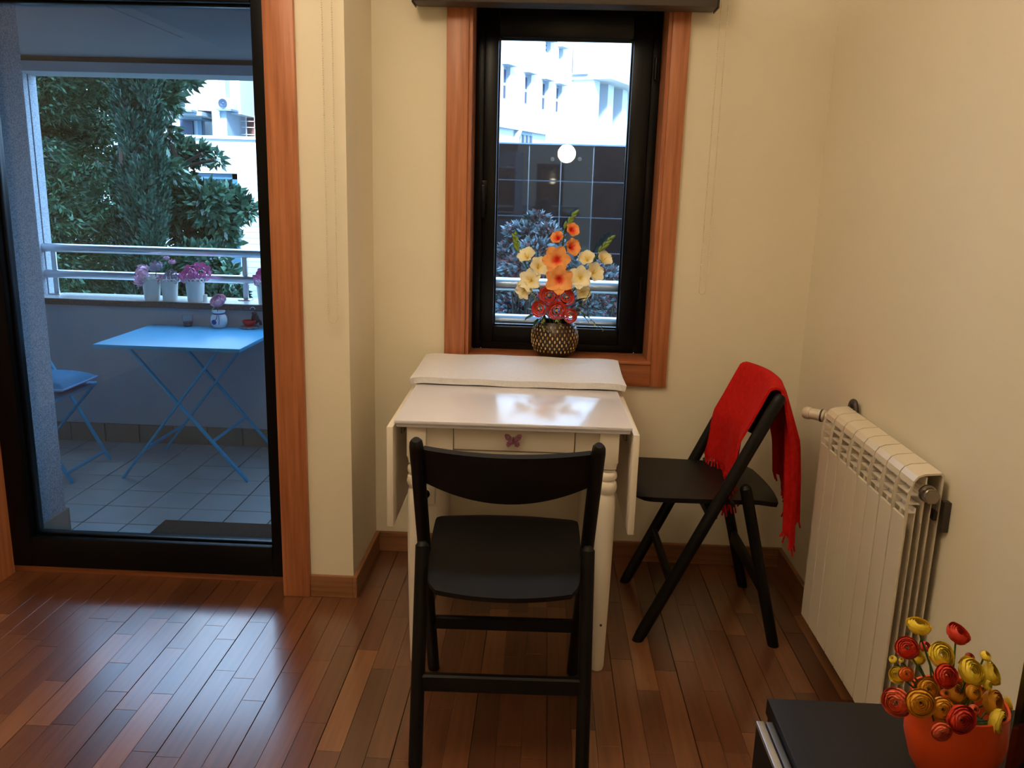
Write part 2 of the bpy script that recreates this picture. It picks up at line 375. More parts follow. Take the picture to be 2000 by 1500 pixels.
# ------------------------------------------------------------------ roller blinds
M_val = mat('taupe_blind_cassette', srgb(70, 60, 52), .45, var=.06)
M_chain = mat('ivory_bead_chain', srgb(232, 222, 196), .35, var=.02)
rb = thing('roller_blind', (.03, 2.86, 1.9), 'dark taupe roller blind cassette above the window', 'blind')
part(MB().box(-.443, .508, 2.80, YB-.017, 1.9, 2.02, b=.006), 'cassette', M_val, rb)
part(MB().box(-.447, -.443, 2.80, YB-.017, 1.897, 2.022, b=.001), 'end_cap', M_val, rb)
part(MB().box(.508, .512, 2.80, YB-.017, 1.897, 2.022, b=.001), 'end_cap', M_val, rb)
def chain(par, xa, xb, y, ztop, zbot, name='bead_chain'):
    pts = []; n = int((ztop-zbot)/.0065); r = abs(xb-xa)/2; xc = (xa+xb)/2
    for i in range(n): pts.append((xa+(xc-r-xa)*i/n, y, ztop-(ztop-zbot-r)*i/n))
    for i in range(13): a = math.pi+math.pi*i/12; pts.append((xc+r*math.cos(a), y, zbot+r+r*1.3*math.sin(a)))
    for i in range(n): pts.append((xb, y, zbot+r+(ztop-zbot-r)*i/n))
    mb = MB()
    for p in pts: mb.ball(p, .0024, 6)
    mb.tube(pts, .0006, 4)
    return part(mb, name, M_chain, par)
qa = P(1407, 100, Y=2.87); qb = P(1370, 572, Y=2.87)
chain(rb, qb.x-.010, qb.x+.012, 2.86, 2.0, qb.z)
qa = P(632, 100, Y=YD-.03); qb = P(651, 628, Y=YD-.03)
ch = thing('roller_blind', (qb.x, YD-.03, 2.2), 'thin ivory bead chain loop hanging beside the balcony door', 'blind chain')
part(MB().box(-1.95, -.61, YD-.09, YD-.001, 2.2, 2.32, b=.006), 'cassette', M_val, ch)
chain(ch, qb.x-.014, qb.x+.014, YD-.03, 2.21, qb.z)

# wall socket behind the table
q = P(832, 963, Y=YB)
ws = thing('wall_socket', (q.x, YB, q.z-.04), 'white wall socket low behind the table legs', 'socket')
part(MB().box(q.x-.035, q.x+.035, YB-.010, YB, q.z-.04, q.z+.04, b=.003), 'plate', M_white, ws)
part(MB().lathe([(.020, 0), (.020, .003), (.017, .003), (.016, -.004)], (q.x, YB-.010, q.z), 20, M=Matrix.Rotation(math.pi/2, 4, 'X')), 'inset', M_white, ws)

# ================================================================== DROP LEAF TABLE
TX, TY, TYAW = -.0686, 2.1177, .0137
T = thing('drop_leaf_table', (TX, TY, 0), 'white drop-leaf table with turned legs under the window', 'table', TYAW)
def lp(mb, name, m, par, **k):
    o = mb.build(name, m, par, local=True, ang=k.get('ang', 35)); 
    if 'label' in k: o['label'] = k['label']
    return o
TD = .765
lp(MB().box(-.315, .315, 0, TD, .720, .730, b=.002).box(-.311, .311, .004, TD-.004, .710, .721, b=.003), 'table_top', M_top, T)
for s in (-1, 1):
    lf = lp(MB().box(s*.318, s*.336, .0, TD, .428, .711, b=.003), 'drop_leaf', M_white, T)
    for y in (.16, .6):
        lp(MB().box(s*.309, s*.318, y-.03, y+.03, .655, .70, b=.001), 'hinge', M_chrome, lf)
def leg(x, y):
    mb = MB().box(x-.026, x+.026, y-.026, y+.026, .625, .711, b=.002)
    pr = [(.034, .631), (.031, .612), (.025, .603), (.022, .600), (.022, .597), (.0265, .592), (.028, .584), (.0265, .577), (.022, .573), (.022, .571), (.027, .566), (.0295, .553), (.0275, .541), (.0235, .535), (.0235, .530), (.026, .522), (.0275, .49), (.0275, .40), (.0255, .25), (.0225, .10), (.0205, .01), (.018, .0)]
    # square block rounded into the turning
    blk = [(math.copysign(min(1, abs(math.cos(a))*1.25), math.cos(a))*.026, math.copysign(min(1, abs(math.sin(a))*1.25), math.sin(a))*.026) for a in [2*math.pi*k/24 for k in range(24)]]
    mb.sweep([(x, y, .626), (x, y, .607)], [(a*1, b) for a, b in blk], scales=[1., .86])
    mb.lathe(pr[2:], (x, y, 0), 24)
    return mb
for x in (-.258, .258):
    for y in (.040, TD-.05):
        lg = lp(leg(x, y), 'leg', M_white, T)
        if y < .1:
            lp(MB().lathe([(.0035, 0), (.0035, .003), (0, .0035)], (x+.004, y-.0225, .148), 10, M=Matrix.Rotation(math.pi/2, 4, 'X')), 'plug', M_screw, lg)
lp(MB().box(-.232, -.161, .028, .046, .612, .710, b=.001), 'apron', M_white, T)
lp(MB().box(.168, .232, .028, .046, .612, .710, b=.001), 'apron', M_white, T)
lp(MB().box(-.161, .168, .032, .046, .612, .643, b=.001), 'apron', M_white, T)
lp(MB().box(-.232, .232, TD-.066, TD-.05, .60, .710, b=.001), 'apron', M_white, T)
for s in (-1, 1): lp(MB().box(s*.245, s*.262, .066, TD-.076, .60, .710, b=.001), 'apron', M_white, T)
dr = lp(MB().box(-.158, .165, .026, .040, .647, .707, b=.0015), 'drawer', M_white, T)
# butterfly knob
M_but = mat('purple_enamel', srgb(88, 42, 62), .25, col2=srgb(150, 100, 120), scale=160, coat=.4)
bx, bz = P(1002, 862, Y=TY).x-TX, .681
kb = MB()
for s in (-1, 1):
    up = [(0, 0), (.004, .010), (.012, .017), (.021, .018), (.0235, .014), (.020, .004), (.012, -.001)]
    dn = [(0, 0), (.010, -.001), (.017, -.005), (.018, -.012), (.013, -.018), (.006, -.015), (.002, -.007)]
    for ol in (up, dn):
        kb.prism([(s*a, b) for a, b in ol], (0, -1, 0), .004, (bx, .012, bz))
kb.sweep([(bx, .008, bz-.010), (bx, .0075, bz), (bx, .008, bz+.011)], [(math.cos(a)*.0025, math.sin(a)*.0025) for a in [k*math.pi/4 for k in range(8)]], scales=[.5, 1, .7])
kb.tube([(bx, .024, bz), (bx, .010, bz)], .004, 8)
lp(kb, 'butterfly_knob', M_but, dr, label='purple enamelled butterfly drawer knob')

# folded cloth on the back of the table
M_cloth = mat('white_quilted_cloth', srgb(236, 234, 236), .6, var=.04, scale=90, bump=.6, bscale=130)
tc = MB()
def cl_fn(u, v):
    y = 2.53+v*.335
    x = (-.401-.002*v)+u*(.660+.008*v)
    edge = min(u, 1-u)
    flare = (1-v)**6*.006
    x += (u-.5)*flare*2
    z = .747+.010*v+.0012*math.sin(u*9+v*4)+.0008*math.sin(u*23)
    if v < .1: z -= (.1-v)*.03
    z -= max(0, .035-edge)*.12
    return (x, y, z)
tc.shell(cl_fn, 40, 16, .020)
tag(tc.build('folded_tablecloth', M_cloth, ang=60), 'white quilted tablecloth folded along the back of the table', 'tablecloth')

# ================================================================== FOLDING CHAIRS
def make_chair(loc, rz, label):
    c = thing('folding_chair', loc, label, 'chair', rz, 'black folding chairs at the drop-leaf table')
    H = .197
    rail_prof = [(math.cos(a)*.0165, math.sin(a)*.0165) for a in [k*math.pi/6 for k in range(12)]]
    for s in (-1, 1):
        top = Vector((s*(H+.006), .055, .783)); ft = Vector((s*H, .413, 0.)); d = (ft-top).normalized()
        pts = [top-d*.004, top+d*.004, top+d*.02, ft-d*.03, ft]
        mb = MB().sweep([pts[0], pts[1], pts[2], pts[3], pts[4]], [(a*1., b*1.12) for a, b in rail_prof], up=(0, 1, 0), scales=[.55, .9, 1, 1, 1])
        for i in range(len(mb.v)-12, len(mb.v)): mb.v[i].z = 0
        lp(mb, 'long_leg', M_black, c)
        top = Vector((s*H, .130, .508)); ft = Vector((s*H, .0, 0.)); d = (ft-top).normalized()
        mb = MB().sweep([top-d*.004, top+d*.006, ft-d*.02, ft], [(a, b*1.05) for a, b in rail_prof], up=(0, 1, 0), scales=[.55, 1, 1, 1])
        for i in range(len(mb.v)-12, len(mb.v)): mb.v[i].z = 0
        lp(mb, 'rear_leg', M_black, c)
        lp(MB().tube([(s*(H-.02), .165, .455), (s*(H+.02), .165, .455)], .006, 10), 'pivot_bolt', M_black, c)
    # stretchers
    lp(MB().bar((-H, .05, .190), (H, .05, .190), .020, .044), 'stretcher', M_black, c)
    lp(MB().bar((-H, .324, .195), (H, .324, .195), .018, .036), 'stretcher', M_black, c)
    # seat batten under the seat, between the long legs
    lp(MB().bar((-H+.012, .215, .412), (H-.012, .215, .412), .030, .036), 'seat_batten', M_black, c)
    # backrest: bowed panel with arched lower edge
    def bk(u, v):
        x = (u-.5)*2*(H-.008); b = 1-(2*u-1)**2
        zt = .764-.004*b; zb = .672-.042*b
        z = zb+(zt-zb)*v
        y = .055+(.783-z)*.459+ .006 - .036*b
        return (x, y, z)
    lp(MB().shell(bk, 24, 8, .014), 'backrest', M_black, c)
    # seat: dished, rounded board
    def st(u, v):
        a = 2*u-1
        y = .0+v*.455
        w = .172+.020*math.sin(min(1, v*1.2)*math.pi/2)
        w *= 1
        e = max(0, (v-.86)/.14); w *= (1-.22*e**3)
        e2 = max(0, (.06-v)/.06); w *= (1-.10*e2)
        yy = y+(.018*(a*a) if v < .12 else .018*(a*a)*max(0, 1-(v-.12)*6)) - (.02*abs(a)**3 if v > .8 else 0)*((v-.8)/.2 if v > .8 else 0)
        z = .452-.006*(1-a*a)*(1-v)-.014*max(0, (.18-v)/.18)**2+.003*v-.010*max(0, (v-.9)/.1)**2
        return (a*w, yy, z)
    lp(MB().shell(st, 20, 22, .014), 'seat', M_black, c)
    return c
chA = make_chair((-.067, 1.713, 0), math.radians(1.5), 'black folding chair seen from behind, drawn up to the table front')
chB = make_chair((.735, 2.527, 0), math.radians(90.6), 'black folding chair beside the radiator with a red throw over its back')

# ------------------------------------------------------------------ red throw
M_red = mat('red_wool', srgb(206, 26, 22), .9, var=.25, scale=60, bump=.5, bscale=320, spec=.15)
bl = thing('red_throw', (.69, 2.52, .35), 'red fringed woollen throw hung over the folding chair backrest', 'throw')
def throw(u, v):
    # u: 0 near .. 1 far (along the backrest); v: 0 front hem .. over the top .. 1 rear hem
    yt = 2.338+u*.372; t = (yt-2.33)/.394; b = 1-(2*t-1)**2
    xp = .665+.036*b; zt = .785+.004*b
    if v < .44:
        s = (.44-v)/.44                                 # 1 at the front hem
        L = .305-.02*(1-u); z = zt-L*s
        ls = min(L*s, .15); x = xp-.020-.44*ls-.10*max(0, L*s-.15)
        x -= .010*math.sin(u*14+1)*max(0, s-.3)
        y = yt+.010*s*math.sin(u*8)
    elif v < .56:                                        # rolls over the top rail
        a = math.pi*(1-(v-.44)/.12); x = xp+.002+.021*math.cos(a); z = zt+.016*math.sin(a); y = yt
    else:
        s = (v-.56)/.44
        L = .47-.20*u**.8
        gath = 1-.45*min(1, s*1.5)**.8                   # gathers into folds behind the near post
        y = 2.322+(yt-2.338)*gath+.012*(1-u)*min(1, s*4)*0+.005*math.sin(u*38)*s
        x = xp+.023+.020*(1+math.sin(u*26+.5))*min(1, s*2.5)+.030*s
        z = zt-L*s
    return (x, y, z)
part(MB().shell(throw, 64, 52, .007), 'cloth', M_red, bl, ang=80)
fr = MB(); r3 = random.Random(5)
for i in range(46):
    u = (i+.5)/46; p = Vector(throw(u, 0.)); ln = r3.uniform(.065, .10)
    d1 = Vector((r3.uniform(-.010, .012), r3.uniform(-.014, .010), -ln*.5)); d2 = Vector((r3.uniform(-.012, .012), r3.uniform(-.014, .012), -ln*.5))
    fr.ball(p+d1*.25, .0042, 6); fr.tube([p, p+d1*.5, p+d1, p+d1+d2], .0028, 5)
for i in range(34):
    u = (i+.5)/34; p = Vector(throw(u, 1.)); ln = r3.uniform(.02, .035)
    d = Vector((r3.uniform(-.01, .01), r3.uniform(-.01, .01), -ln))
    fr.tube([p, p+d*.5, p+d], .0028, 5)
tag(part(fr, 'fringe', M_red, bl), kind='stuff')

# ================================================================== RADIATOR
RX0, RX1, RY0, RY1, RZ0, RZ1 = .820, .893, 1.772, 2.362, .095, .752
rd = thing('radiator', (.86, 2.07, RZ0), 'cream aluminium panel radiator on the right wall', 'radiator')
NS = 8; PW = (RY1-RY0)/NS; ZP = .643
def section():
    mb = MB(); g = .0021; y0, y1 = g, PW-g; ym = PW/2
    mb.box(RX0, RX0+.006, y0, y1, RZ0, ZP, b=.0015)                          # front panel
    # hood: swept profile, rounded front, flat back
    pr = [(RX1, .700), (RX1, RZ1-.006), (RX1-.006, RZ1), (RX0+.030, RZ1-.004), (RX0+.016, RZ1-.010), (RX0+.008, RZ1-.022), (RX0+.006, RZ1-.036),
          (RX0+.009, RZ1-.036), (RX0+.011, RZ1-.024), (RX0+.019, RZ1-.013), (RX0+.031, RZ1-.008), (RX1-.008, RZ1-.005), (RX1-.004, RZ1-.010), (RX1-.004, .700)]
    mb.prism([(a, b) for a, b in pr], (0, 1, 0), y1-y0, (0, y0, 0), (1, 0, 0), (0, 0, 1))
    # depth fins behind the panel
    for x, zt in ((RX0+.020, .668), (RX0+.036, .684), (RX0+.052, .697)):
        mb.box(x, x+.0016, y0, y1, RZ0+.01, zt)
    mb.box(RX1-.0025, RX1, y0, y1, RZ0+.01, .705)
    mb.box(RX0+.003, RX1-.002, ym-.004, ym+.004, RZ0+.01, .655)              # water channel web
    # curved rib of the grille on one edge and three slats
    for yy in (y0, y1-.0022):
        mb.sweep([(RX0+.002, yy+.0011, ZP-.004), (RX0+.0005, yy+.0011, ZP+.03), (RX0+.003, yy+.0011, ZP+.06), (RX0+.007, yy+.0011, RZ1-.034)], [(-.0011, -.003), (.0011, -.003), (.0011, .003), (-.0011, .003)], up=(1, 0, 0))
    for k, z in enumerate((ZP+.012, ZP+.033, ZP+.054)):
        mb.box(RX0+.004, RX0+.020+.008*k, y0, y1, z, z+.0022)
    mb.box(RX0+.034, RX0+.037, y0, y1, ZP-.01, RZ1-.012)                     # rear of grille recess
    mb.lathe([(.017, 0), (.017, y1-y0)], (RX0+.040, y0, .705), 16, M=Matrix.Rotation(-math.pi/2, 4, 'X'))
    mb.lathe([(.017, 0), (.017, y1-y0)], (RX0+.040, y0, RZ0+.05), 16, M=Matrix.Rotation(-math.pi/2, 4, 'X'))
    return mb
sec = None; I = wmat(rd).inverted()
for i in range(NS):
    y = RY0+i*PW
    if sec is None:
        mb = section(); mb.v = [p-Vector((.86, 0, RZ0)) for p in mb.v]
        sec = mb.build('section', M_rad, rd, local=True, ang=18); sec.location = (0, y-2.07, 0)
    else: clone(sec, rd, (0, y-2.07, 0))
RYm = Matrix.Rotation(math.pi/2, 4, 'X')
q = (RX0+.040, RY0, .705)
vp = part(MB().lathe([(.020, 0), (.020, .006), (.0165, .008), (.0165, .020), (.013, .024), (0, .025)], (q[0], q[1]+.002, q[2]), 20, M=RYm), 'end_plug', M_chrome, rd)
part(MB().lathe([(.017, .0), (.017, .004), (0, .006)], (q[0], q[1]-.022, q[2]), 6, M=RYm), 'plug_nut', M_chrome, vp)
# valve body and thermostatic knob, far end
RYp = Matrix.Rotation(-math.pi/2, 4, 'X')
vy = RY1
part(MB().tube([(q[0], vy-.002, .705), (q[0], vy+.045, .705)], .011, 16).ball((q[0], vy+.045, .705), .016, 14), 'valve_body', M_rad, rd)
VD = Vector((-.80, .60, 0)); VM = VD.to_track_quat('Z', 'Y').to_matrix().to_4x4()
va = part(MB().lathe([(.010, .0), (.010, .018), (.0165, .020), (.0185, .024), (.0185, .034), (.0165, .036), (.0165, .062), (.0185, .064), (.0185, .078), (.015, .084), (0, .086)], (q[0], vy+.045, .705), 24, M=VM), 'valve_head', M_rad, rd)
part(MB().lathe([(.0192, .026), (.0192, .031)], (q[0], vy+.045, .705), 20, M=VM), 'valve_ring', M_dark, va)
part(MB().tube([(q[0], vy+.048, .705), (q[0]+.02, vy+.048, .703), (XW+.002, vy+.048, .70)], .008, 10), 'supply_pipe', M_rad, rd)
part(MB().box(RX1, XW, RY0-.016, RY0+.004, .62, .69, b=.002).box(RX1-.01, XW, RY0+.004, RY0+.03, .64, .66), 'wall_bracket', M_dark, rd)
q2 = P(1668, 795, X=.895)
mb = MB()
ring = [(.893+0*k, q2.y+.024*math.cos(a), q2.z-.018+.034*math.sin(a)) for k, a in enumerate([math.pi*j/14 for j in range(15)])]
mb.sweep(ring, [(math.cos(a)*.008, math.sin(a)*.008) for a in [k*math.pi/4 for k in range(8)]], up=(1, 0, 0))
part(mb, 'air_vent_ring', M_dark, rd)

# ================================================================== CONSOLE AND TV
M_con = mat('black_brown_veneer', srgb(22, 18, 17), .5, spec=.25, var=.25, scale=4, stretch=(10, 1.2, 10), bump=.03)
M_alu = mat('brushed_aluminium', srgb(200, 202, 206), .35, metal=.85, var=.08, scale=30, stretch=(1, .1, 1))
CZ = .50; cc = P(1498, 1363, Z=CZ); CX0, CY1 = cc.x, cc.y; CXR, CY0 = .893, .12
cn = thing('media_console', (.64, .7, 0), 'low black media console with aluminium-edged fronts at bottom right', 'console')
part(MB().box(CX0, CXR, CY0, CY1, CZ-.03, CZ, b=.002), 'top', M_con, cn)
part(MB().box(CX0+.004, CXR, CY1-.02, CY1-.002, 0, CZ-.03, b=.001), 'side_panel', M_con, cn)
part(MB().box(CX0+.004, CXR, CY0+.002, CY0+.02, 0, CZ-.03, b=.001), 'side_panel', M_con, cn)
part(MB().box(CXR-.012, CXR, CY0+.02, CY1-.02, .02, CZ-.03), 'back_panel', M_con, cn)
part(MB().box(CX0+.01, CXR-.012, CY0+.02, CY1-.02, .03, .05), 'bottom_shelf', M_con, cn)
s0 = P(1486, 1408, Z=CZ-.012)
for (ya, yb) in ((.67, s0.y), (CY0+.03, .665)):
    dd = part(MB().box(CX0-.028, CX0-.003, ya, yb, .05, CZ-.020, b=.001), 'door', M_con, cn)
    part(MB().box(CX0-.029, CX0-.0165, ya, yb, CZ-.020, CZ-.012, b=.001), 'edge_strip', M_alu, dd)
    part(MB().box(CX0-.0130, CX0-.002, ya, yb, CZ-.020, CZ-.013, b=.001), 'edge_strip', mat('grey_aluminium', srgb(128, 130, 136), .4, metal=.8), dd)
te = P(1972, 1420, Y=1.0)
tv = thing('television', (te.x+.03, .6, CZ), 'black television edge standing on the media console at far right', 'television')
M_tv = mat('black_gloss_plastic', srgb(10, 10, 11), .25, var=.1)
part(MB().box(te.x, te.x+.04, .15, 1.0, CZ+.035, 1.06, b=.006), 'housing', M_tv, tv)
part(MB().box(te.x-.001, te.x+.001, .17, .98, CZ+.06, 1.04), 'screen', mat('dark_screen', srgb(6, 6, 8), .08), tv)
part(MB().box(te.x+.008, te.x+.032, .5, .66, CZ+.006, CZ+.04).box(te.x-.07, te.x+.11, .40, .76, CZ, CZ+.010, b=.004), 'stand', M_tv, tv)
# ================================================================== FLOWERS
def aim(d, roll=0.):
    return Vector(d).normalized().to_track_quat('Z', 'Y').to_matrix().to_4x4() @ Matrix.Rotation(roll, 4, 'Z')
RANW = ((1.0, 74, 7), (.92, 57, 7), (.82, 44, 6), (.70, 36, 6), (.56, 30, 5), (.42, 26, 4), (.26, 24, 3))
ROSEW = ((1.06, 84, 6), (.95, 66, 6), (.74, 48, 5), (.5, 40, 4))
PEOW = ((1.12, 88, 9), (1.05, 72, 9), (.95, 56, 8), (.8, 42, 7), (.62, 30, 6), (.42, 22, 4))
BUDW = ((.9, 30, 4), (.7, 22, 4))
def rosette(mb, c, d, R, mi=0, whorls=RANW, rg=random, nu=4, nv=4, jag=.10, span=1.35, wob=.1):
    """Nested bowls of overlapping petals; each whorl is (radius, polar angle of its rim, petals)."""
    Mx = Matrix.Translation(c) @ aim(d, rg.uniform(0, 6))
    for k, (rho, pe, n) in enumerate(whorls):
        for j in range(n):
            a0 = 2*math.pi*j/n+k*.6+rg.uniform(-.12, .12); sp = 2*math.pi/n*span; q = rg.uniform(.95, 1.06); pe2 = math.radians(pe*rg.uniform(1-wob, 1+wob))
            def fn(u, v):
                w = 2*u-1; ph = math.radians(128)+(pe2-math.radians(128))*v*(1-jag*w*w*v)
                a = a0+w*sp/2*(.5+.5*math.sin(min(1, v*1.3)*math.pi/2)); fl = R*.10*max(0, v-.7)/.3*(pe/90)
                rr = R*rho*q*math.sin(ph)*(1-.03*w*w)+fl
                return Mx @ Vector((rr*math.cos(a), rr*math.sin(a), R*rho*.72*math.cos(ph)-.12*R))
            mb.grid(fn, nu, nv, mi)
    return mb
def petal_mesh(L, Wd, flare=.9, tip=.25):
    mb = MB()
    def fn(u, v):
        w = 2*u-1; wd = Wd*(math.sin(math.pi*min(1, .12+.80*v))**.8)*(1 if v < .98 else .6)
        r = L*(.06+flare*v**1.35); z = L*(.85*v-tip*v**3)-.10*L*w*w*v*0
        return Vector((r-.16*Wd*w*w*(1-v), wd*w*.5, z+.10*Wd*w*w+(.04*L*math.sin(w*5+v*3)+.05*L*math.sin(w*9+1)*v)*v))
    return mb.grid(fn, 6, 7)
def bloom(par, c, d, R, m, mthroat, n=6, roll=0., flare=.9, stamen=True, tip=.25):
    I = wmat(par).inverted(); R3 = aim(d, roll)
    t = MB().lathe([(.04*R, -.25*R), (.09*R, -.1*R), (.13*R, .06*R), (.10*R, .10*R), (0, .08*R)], (0, 0, 0), 10)
    if stamen:
        for k in range(3): a = k*2.1; t.tube([(0, 0, 0), (.10*R*math.cos(a), .10*R*math.sin(a), .45*R), (.2*R*math.cos(a), .2*R*math.sin(a), .62*R)], .018*R, 5)
    o = t.build('bloom', mthroat, par, local=True)
    o.location = I @ Vector(c); o.rotation_euler = R3.to_euler(); WM[o.name] = wmat(par) @ Matrix.LocRotScale(o.location, o.rotation_euler, o.scale)
    p0 = None
    for k in range(n):
        rz = 2*math.pi*k/n; 
        if p0 is None:
            p0 = petal_mesh(R, R*1.0, flare, tip).build('petal', m, o, local=True, ang=80)
        else: clone(p0, o, (0, 0, .02*R*(k % 2)), (0, 0, rz))
    return o
def petal_mat(name, inner, outer, a, b):
    if name in MATS: return MATS[name]
    m = bpy.data.materials.new(name); m.use_nodes = True; n = m.node_tree.nodes; L = m.node_tree.links; bs = n['Principled BSDF']
    tc = n.new('ShaderNodeTexCoord'); ln = n.new('ShaderNodeVectorMath'); ln.operation = 'LENGTH'; L.new(tc.outputs['Object'], ln.inputs[0])
    mr = n.new('ShaderNodeMapRange'); mr.inputs[1].default_value = a; mr.inputs[2].default_value = b; L.new(ln.outputs['Value'], mr.inputs[0])
    mx = n.new('ShaderNodeMix'); mx.data_type = 'RGBA'; mx.inputs[6].default_value = inner; mx.inputs[7].default_value = outer
    L.new(mr.outputs[0], mx.inputs[0]); L.new(mx.outputs[2], bs.inputs['Base Color']); bs.inputs['Roughness'].default_value = .55
    bs.inputs['Subsurface Weight'].default_value = .0
    MATS[name] = m; return m
def leafblade(mb, p, d, L, Wd, mi=0, droop=.3, roll=0.):
    Mx = Matrix.Translation(p) @ aim(d, roll)
    def fn(u, v):
        w = 2*u-1
        return Mx @ Vector((w*Wd*.5*math.sin(math.pi*min(1, .08+.92*v))**.8, -droop*L*v*v+.1*Wd*w*w, L*v))
    return mb.grid(fn, 4, 6, mi)
M_stem = mat('green_stem', srgb(70, 105, 40), .6, var=.3)
M_leaf = mat('dark_green_leaf', srgb(48, 82, 40), .5, var=.4)
M_bud = mat('yellow_green_bud', srgb(128, 160, 60), .55, var=.35)
M_glad = petal_mat('orange_gladiolus_petal', srgb(236, 66, 44), srgb(250, 174, 100), .012, .030)
M_cream = petal_mat('cream_gladiolus_petal', srgb(246, 224, 140), srgb(253, 246, 214), .008, .032)
M_gthr = mat('red_throat', srgb(220, 50, 34), .5); M_cthr = mat('yellow_throat', srgb(226, 196, 90), .5)

# vase on the window sill
VX, VY, VZ = P(1082, 690, Y=2.945).x, 2.945, OZ0+.012
vz = thing('mosaic_vase', (VX, VY, VZ), 'round dark brown mosaic vase on the window sill', 'vase')
vprof = [(.050, 0), (.058, .004), (.072, .022), (.081, .045), (.0845, .066), (.082, .088), (.074, .108), (.066, .120), (.062, .126), (.058, .122), (.064, .108), (.070, .09), (.060, .03), (.0, .012)]
M_vase = mat('dark_brown_ceramic', srgb(58, 40, 26), .35, var=.35, scale=60, bump=.4, bscale=120)
M_mos = mat('cream_glass_mosaic', srgb(222, 196, 140), .2, island=True, col2=srgb(120, 88, 48))
part(MB().lathe(vprof, (VX, VY, VZ), 40), 'body', M_vase, vz)
mm = MB()
for k in range(8):
    z = .026+k*.0122
    r = .0845
    for (ra, za), (rb_, zb) in zip(vprof[1:9], vprof[2:10]):
        if za <= z <= zb: r = ra+(rb_-ra)*(z-za)/(zb-za)
    for j in range(30):
        a = 2*math.pi*(j+.5*(k % 2))/30; c = Vector((VX+r*math.cos(a), VY+r*math.sin(a), VZ+z))
        Mx = aim((math.cos(a), math.sin(a), (z-.066)*6))
        mm.ball(c, .0048, 8, sc=(.62, 1.25, .35), M=aim((math.cos(a), math.sin(a), .0)))
tag(part(mm, 'mosaic_pieces', M_mos, vz, ang=80), kind='stuff')
MOUTH = Vector((VX, VY, VZ+.10))
def cp(x, y, Y): return P(900+x/3.947, 380+y/3.947, Y=Y)
def glad(label, blooms, tip0, tip1, m, mt, bendY):
    root = thing('gladiolus', MOUTH, label, 'flower', group='silk flowers in the mosaic vase')
    t0 = cp(*tip0, 2.95); t1 = cp(*tip1, 2.95)
    pts = [MOUTH-Vector((0, 0, .05)), MOUTH+Vector((0, 0, .03)), MOUTH.lerp(t0, .45)+Vector((0, bendY, .02)), t0, t0.lerp(t1, .6), t1]
    part(MB().tube(pts, .0028, 6, rs=[1, 1, 1, .9, .6, .3]), 'stem', M_stem, root)
    dn = (t1-t0)
    for k in range(6):
        f = k/5; p = t0.lerp(t1, f*.86); s = 1 if k % 2 else -1
        mb = MB(); ln = .034*(1-.45*f)
        dd = dn.normalized()*.9+Vector((s*.35, -.1, 0))
        mb.sweep([p, p+dd*ln*.3, p+dd*ln*.7, p+dd*ln], [(math.cos(a)*.0062, math.sin(a)*.0062) for a in [i*math.pi/4 for i in range(8)]], scales=[.5, 1, .8, .1])
        part(mb, 'bud', M_bud, root)
    for (x, y, r, d, Y, fl) in blooms:
        bloom(root, cp(x, y, Y), d, pxm(r/3.947, Y)*(1.3+.25*(fl < .9)), m, mt, roll=rnd(0, 1), flare=fl, tip=.2+.15*fl)
    return root
glad('tall orange gladiolus with red throats in the centre of the vase', [(845, 285, 50, (.35, -.75, .35), 2.94, .65), (757, 352, 52, (-.35, -.7, .5), 2.93, .6), (835, 412, 58, (.5, -.7, .2), 2.93, .7), (742, 505, 84, (-.1, -1, .12), 2.915, .95), (758, 650, 86, (0, -1, -.05), 2.905, .95)], (800, 260), (890, 130), M_glad, M_gthr, -.01)
glad('cream gladiolus leaning left out of the mosaic vase', [(520, 500, 62, (-.3, -.6, .65), 2.95, .7), (592, 570, 60, (.3, -.8, .45), 2.93, .8), (545, 665, 70, (-.25, -.9, .2), 2.92, .95), (505, 730, 58, (-.6, -.8, -.15), 2.93, .95)], (445, 440), (412, 295), M_cream, M_cthr, 0)
glad('cream gladiolus leaning right out of the mosaic vase', [(975, 515, 56, (-.2, -.7, .6), 2.95, .7), (1085, 515, 56, (.45, -.6, .6), 2.96, .7), (1010, 610, 66, (.5, -.7, .4), 2.94, .9), (920, 640, 70, (-.05, -1, .15), 2.92, .95), (930, 750, 52, (.4, -.9, -.1), 2.93, .9)], (1065, 445), (1168, 325), M_cream, M_cthr, 0)
M_rose = mat('coral_red_silk', srgb(255, 104, 74), .6, var=.2, scale=60); M_rosec = mat('gold_stamen', srgb(226, 170, 70), .5)
for x, y, r, lab in ((680, 778, 66, 'upper left'), (815, 792, 56, 'upper right'), (605, 880, 54, 'lower left'), (740, 895, 62, 'lower middle'), (845, 935, 48, 'lower right')):
    c = cp(x, y, 2.875+.02*(y < 850)); rt = thing('silk_rose', c, 'coral red silk rose, %s of five above the mosaic vase' % lab, 'flower', group='coral roses in the mosaic vase')
    d = Vector(((x-740)/400, -1, .25-(y-850)/600)); R = pxm(r/3.947, 2.88)*1.05
    bl_ = part(rosette(MB(), c, d, R, rg=random, whorls=ROSEW), 'bloom', M_rose, rt, ang=80)
    part(MB().ball(c+d.normalized()*R*.12, R*.17, 8), 'centre', M_rosec, bl_)
    part(MB().tube([c-d.normalized()*R*.4, c.lerp(MOUTH, .6)+Vector((0, .02, .01)), MOUTH-Vector((0, 0, .04))], .002, 6), 'stem', M_stem, rt)
